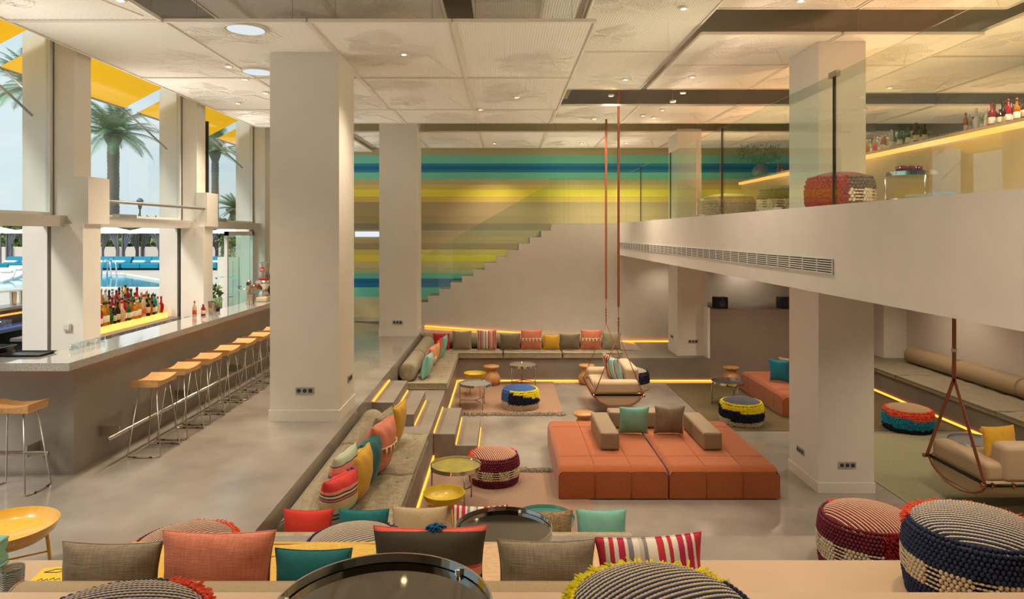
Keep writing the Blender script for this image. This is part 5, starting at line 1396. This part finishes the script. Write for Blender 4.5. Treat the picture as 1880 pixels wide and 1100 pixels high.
# planter, climbing plant, potted plant, menu board by the glass door
o = thing('planter_box', 'white outdoor planter box by the third bay', 'planter', (-5.95, 13.6, 0)); MB().box(-.22, .22, -.3, .3, 0, .95).build('box', WCAN, o, bevel=.01); leaves('foliage', LEAFG, 250, (-.2, .2, -.28, .28, .93, 1.15), .12, 31, o)
o = thing('climbing_plant', 'slender climbing plant outside the glass door', 'plant', (-6.5, 16.2, 0))
q = MB(); q.tube([(0, 0, 0), (.03, 0, .7), (-.02, .02, 1.3), (.03, 0, 2.1)], .012, 5); q.build('stem', BARK, o)
for k in range(7): leaves('foliage', LEAFG, 90, (-.16-.02*k, .14, -.15, .15, .35+.26*k, .58+.26*k), .08, 40+k, o)
o = thing('potted_succulent', 'small green succulent with flowers behind the steel tins', 'plant', (-4.22, 10.05, 1.10))
MB().lathe([(.035, 0), (.045, .06), (.04, .06), (0, .05)], 14).build('pot', DARKB, o, smooth=True)
q = MB()
for k in range(12):
    a = k*2.4; q.add([(0, 0, .05), (.03*cos(a)-.015*sin(a), .03*sin(a)+.015*cos(a), .10), (.10*cos(a), .10*sin(a), .19), (.03*cos(a)+.015*sin(a), .03*sin(a)-.015*cos(a), .10)], [(0,1,2,3)])
q.build('leaves', mat('succulent', '#7ba03a', .5), o)
o = thing('menu_board', 'pale menu board standing by the open glass door', 'menu board', (-5.75, 14.25, 0), R(0))
box(-.22, .22, -.02, .02, .2, 1.75).build('board', WCAN, o)
for k in range(3): box(-.17, .10, -.026, -.02, .62+.36*k, .92+.36*k).build('paper', mat('paper', '#f2efe6', .8), o)
MB().box(-.24, .24, -.15, .15, 0, .2).build('base', WCAN, o)

# ================================================================ BLOCK SPEAKERS
def speaker(label, x):
    o = thing('loudspeaker', label, 'loudspeaker', (x, 15.22, .567), R(8))
    MB().box(-.14, .14, 0, .22, 0, .25).build('cabinet', mat('black_plastic', '#1b1d22', .35), o, bevel=.008)
    MB().lathe([(0, .004), (.03, -.004), (.07, -.012), (.08, -.002)], 24, (0, 0, .10), 'Y').build('woofer', mat('speaker_cone', '#3b3e44', .5), o, smooth=True)
    MB().lathe([(0, -.006), (.02, -.008), (.03, -.002)], 18, (.01, 0, .20), 'Y').build('tweeter', mat('speaker_cone', '#3b3e44', .5), o, smooth=True)
speaker('black loudspeaker at the left end of the brown wall ledge', PX(1326, 15.22)); speaker('black loudspeaker on the brown wall ledge beside the column', PX(1445, 15.22))

# ================================================================ MEZZANINE CONTENT
mbar = thing('mezzanine_bar', 'upstairs bar counter with a glowing orange edge, behind the glass', 'bar counter', (0, 0, 2.49))
box(6.2, 6.75, 3.5, 17.8, 0, 1.02).build('counter_base', mat('bar_front_up', '#c9b892', .6), mbar)
box(6.12, 6.8, 3.5, 17.8, 1.08, 1.12).build('worktop', mat('bar_top_up', '#b9a27c', .4), mbar)
box(6.12, 6.3, 3.5, 17.8, 1.02, 1.08).build('glow_edge', emis('glow_edge', '#ffb25a', 1.5), mbar)
rnd = random.Random(77)
def mz(px0, px1, kinds_, n, lb, sc=1):
    for k in range(n):
        px = px0+(px1-px0)*(k+.5)/n; x = 6.28+.13*(k % 3)*.8; Y = x*FP/(px-925)
        kd = rnd.choice(kinds_); bottle(kd, rnd.randrange(4), (x, Y, 3.611), '%s bottle on the upstairs bar, %s in the %s' % (kd, ORD[k], lb), 'bottles on the upstairs bar', sc*rnd.uniform(.8, 1.05))
mz(1590, 1632, ['clear', 'honey', 'pale'], 9, 'cluster by the column'); mz(1634, 1700, ['green', 'clear', 'green', 'dark'], 13, 'green cluster'); mz(1770, 1815, ['clear', 'clear', 'amber'], 7, 'cluster right of small glasses'); mz(1818, 1890, ['dark', 'amber', 'yellow', 'red'], 14, 'cluster at the photo edge')
mz(1425, 1446, ['dark', 'amber'], 3, 'group left of the column')
for k in range(26):
    px = 1706+2.4*k; simple('shot_glass', me_c, 'small glass between the bottle clusters on the upstairs bar, %s from the left' % ORD[k], 'glass', (6.3+.08*(k % 2), 6.3*FP/(px-925), 3.611), 'small glasses on the upstairs bar').scale = (.6, .6, .6)
o = thing('vase_plant', 'round vase with airy branches on the far end of the upstairs bar', 'plant', (6.35, 16.9, 3.61))
MB().lathe([(.08, 0), (.17, .08), (.20, .17), (.15, .27), (.07, .32), (.08, .34)], 24).build('vase', mat('vase', '#a99a80', .5), o, smooth=True)
q = MB(); rnd = random.Random(8); lf = []
for k in range(46):
    a = rnd.random()*6.3; s_ = rnd.uniform(.25, .75); hh = rnd.uniform(.15, .48)
    q.tube([(0, 0, .3), (s_*.4*cos(a), s_*.4*sin(a), .3+hh*.7), (s_*cos(a), s_*sin(a), .3+hh)], .005, 4)
q.build('twigs', LEAFD, o); leaves('foliage', LEAFD, 500, (-.5, .45, -.4, .4, .40, .82), .07, 88, o)
t = chrome_table('chrome tray table upstairs behind the glass, carrying red glasses', 4.42, 7.4, 2.49, .26, .42)
for k in range(6): simple('red_glass', MB().lathe([(.022, 0), (.032, .09), (.03, .09), (.02, .005), (0, .005)], 14).mesh('red_glass', mat('red_glass', '#8c2a38', .1, trans=.5), True), 'dark red glass on the upstairs chrome table, %s from the left' % ORD[k], 'glass', (4.30+.09*(k % 3), 7.35+.09*(k//3), 2.49+.394), 'red glasses upstairs')
t = chrome_table('chrome tray table upstairs by the far glass panel', 4.0, 13.2, 2.49, .28, .42)
t = chrome_table('chrome tray table upstairs between the far pouf and the bar', 5.1, 12.6, 2.49, .28, .42)
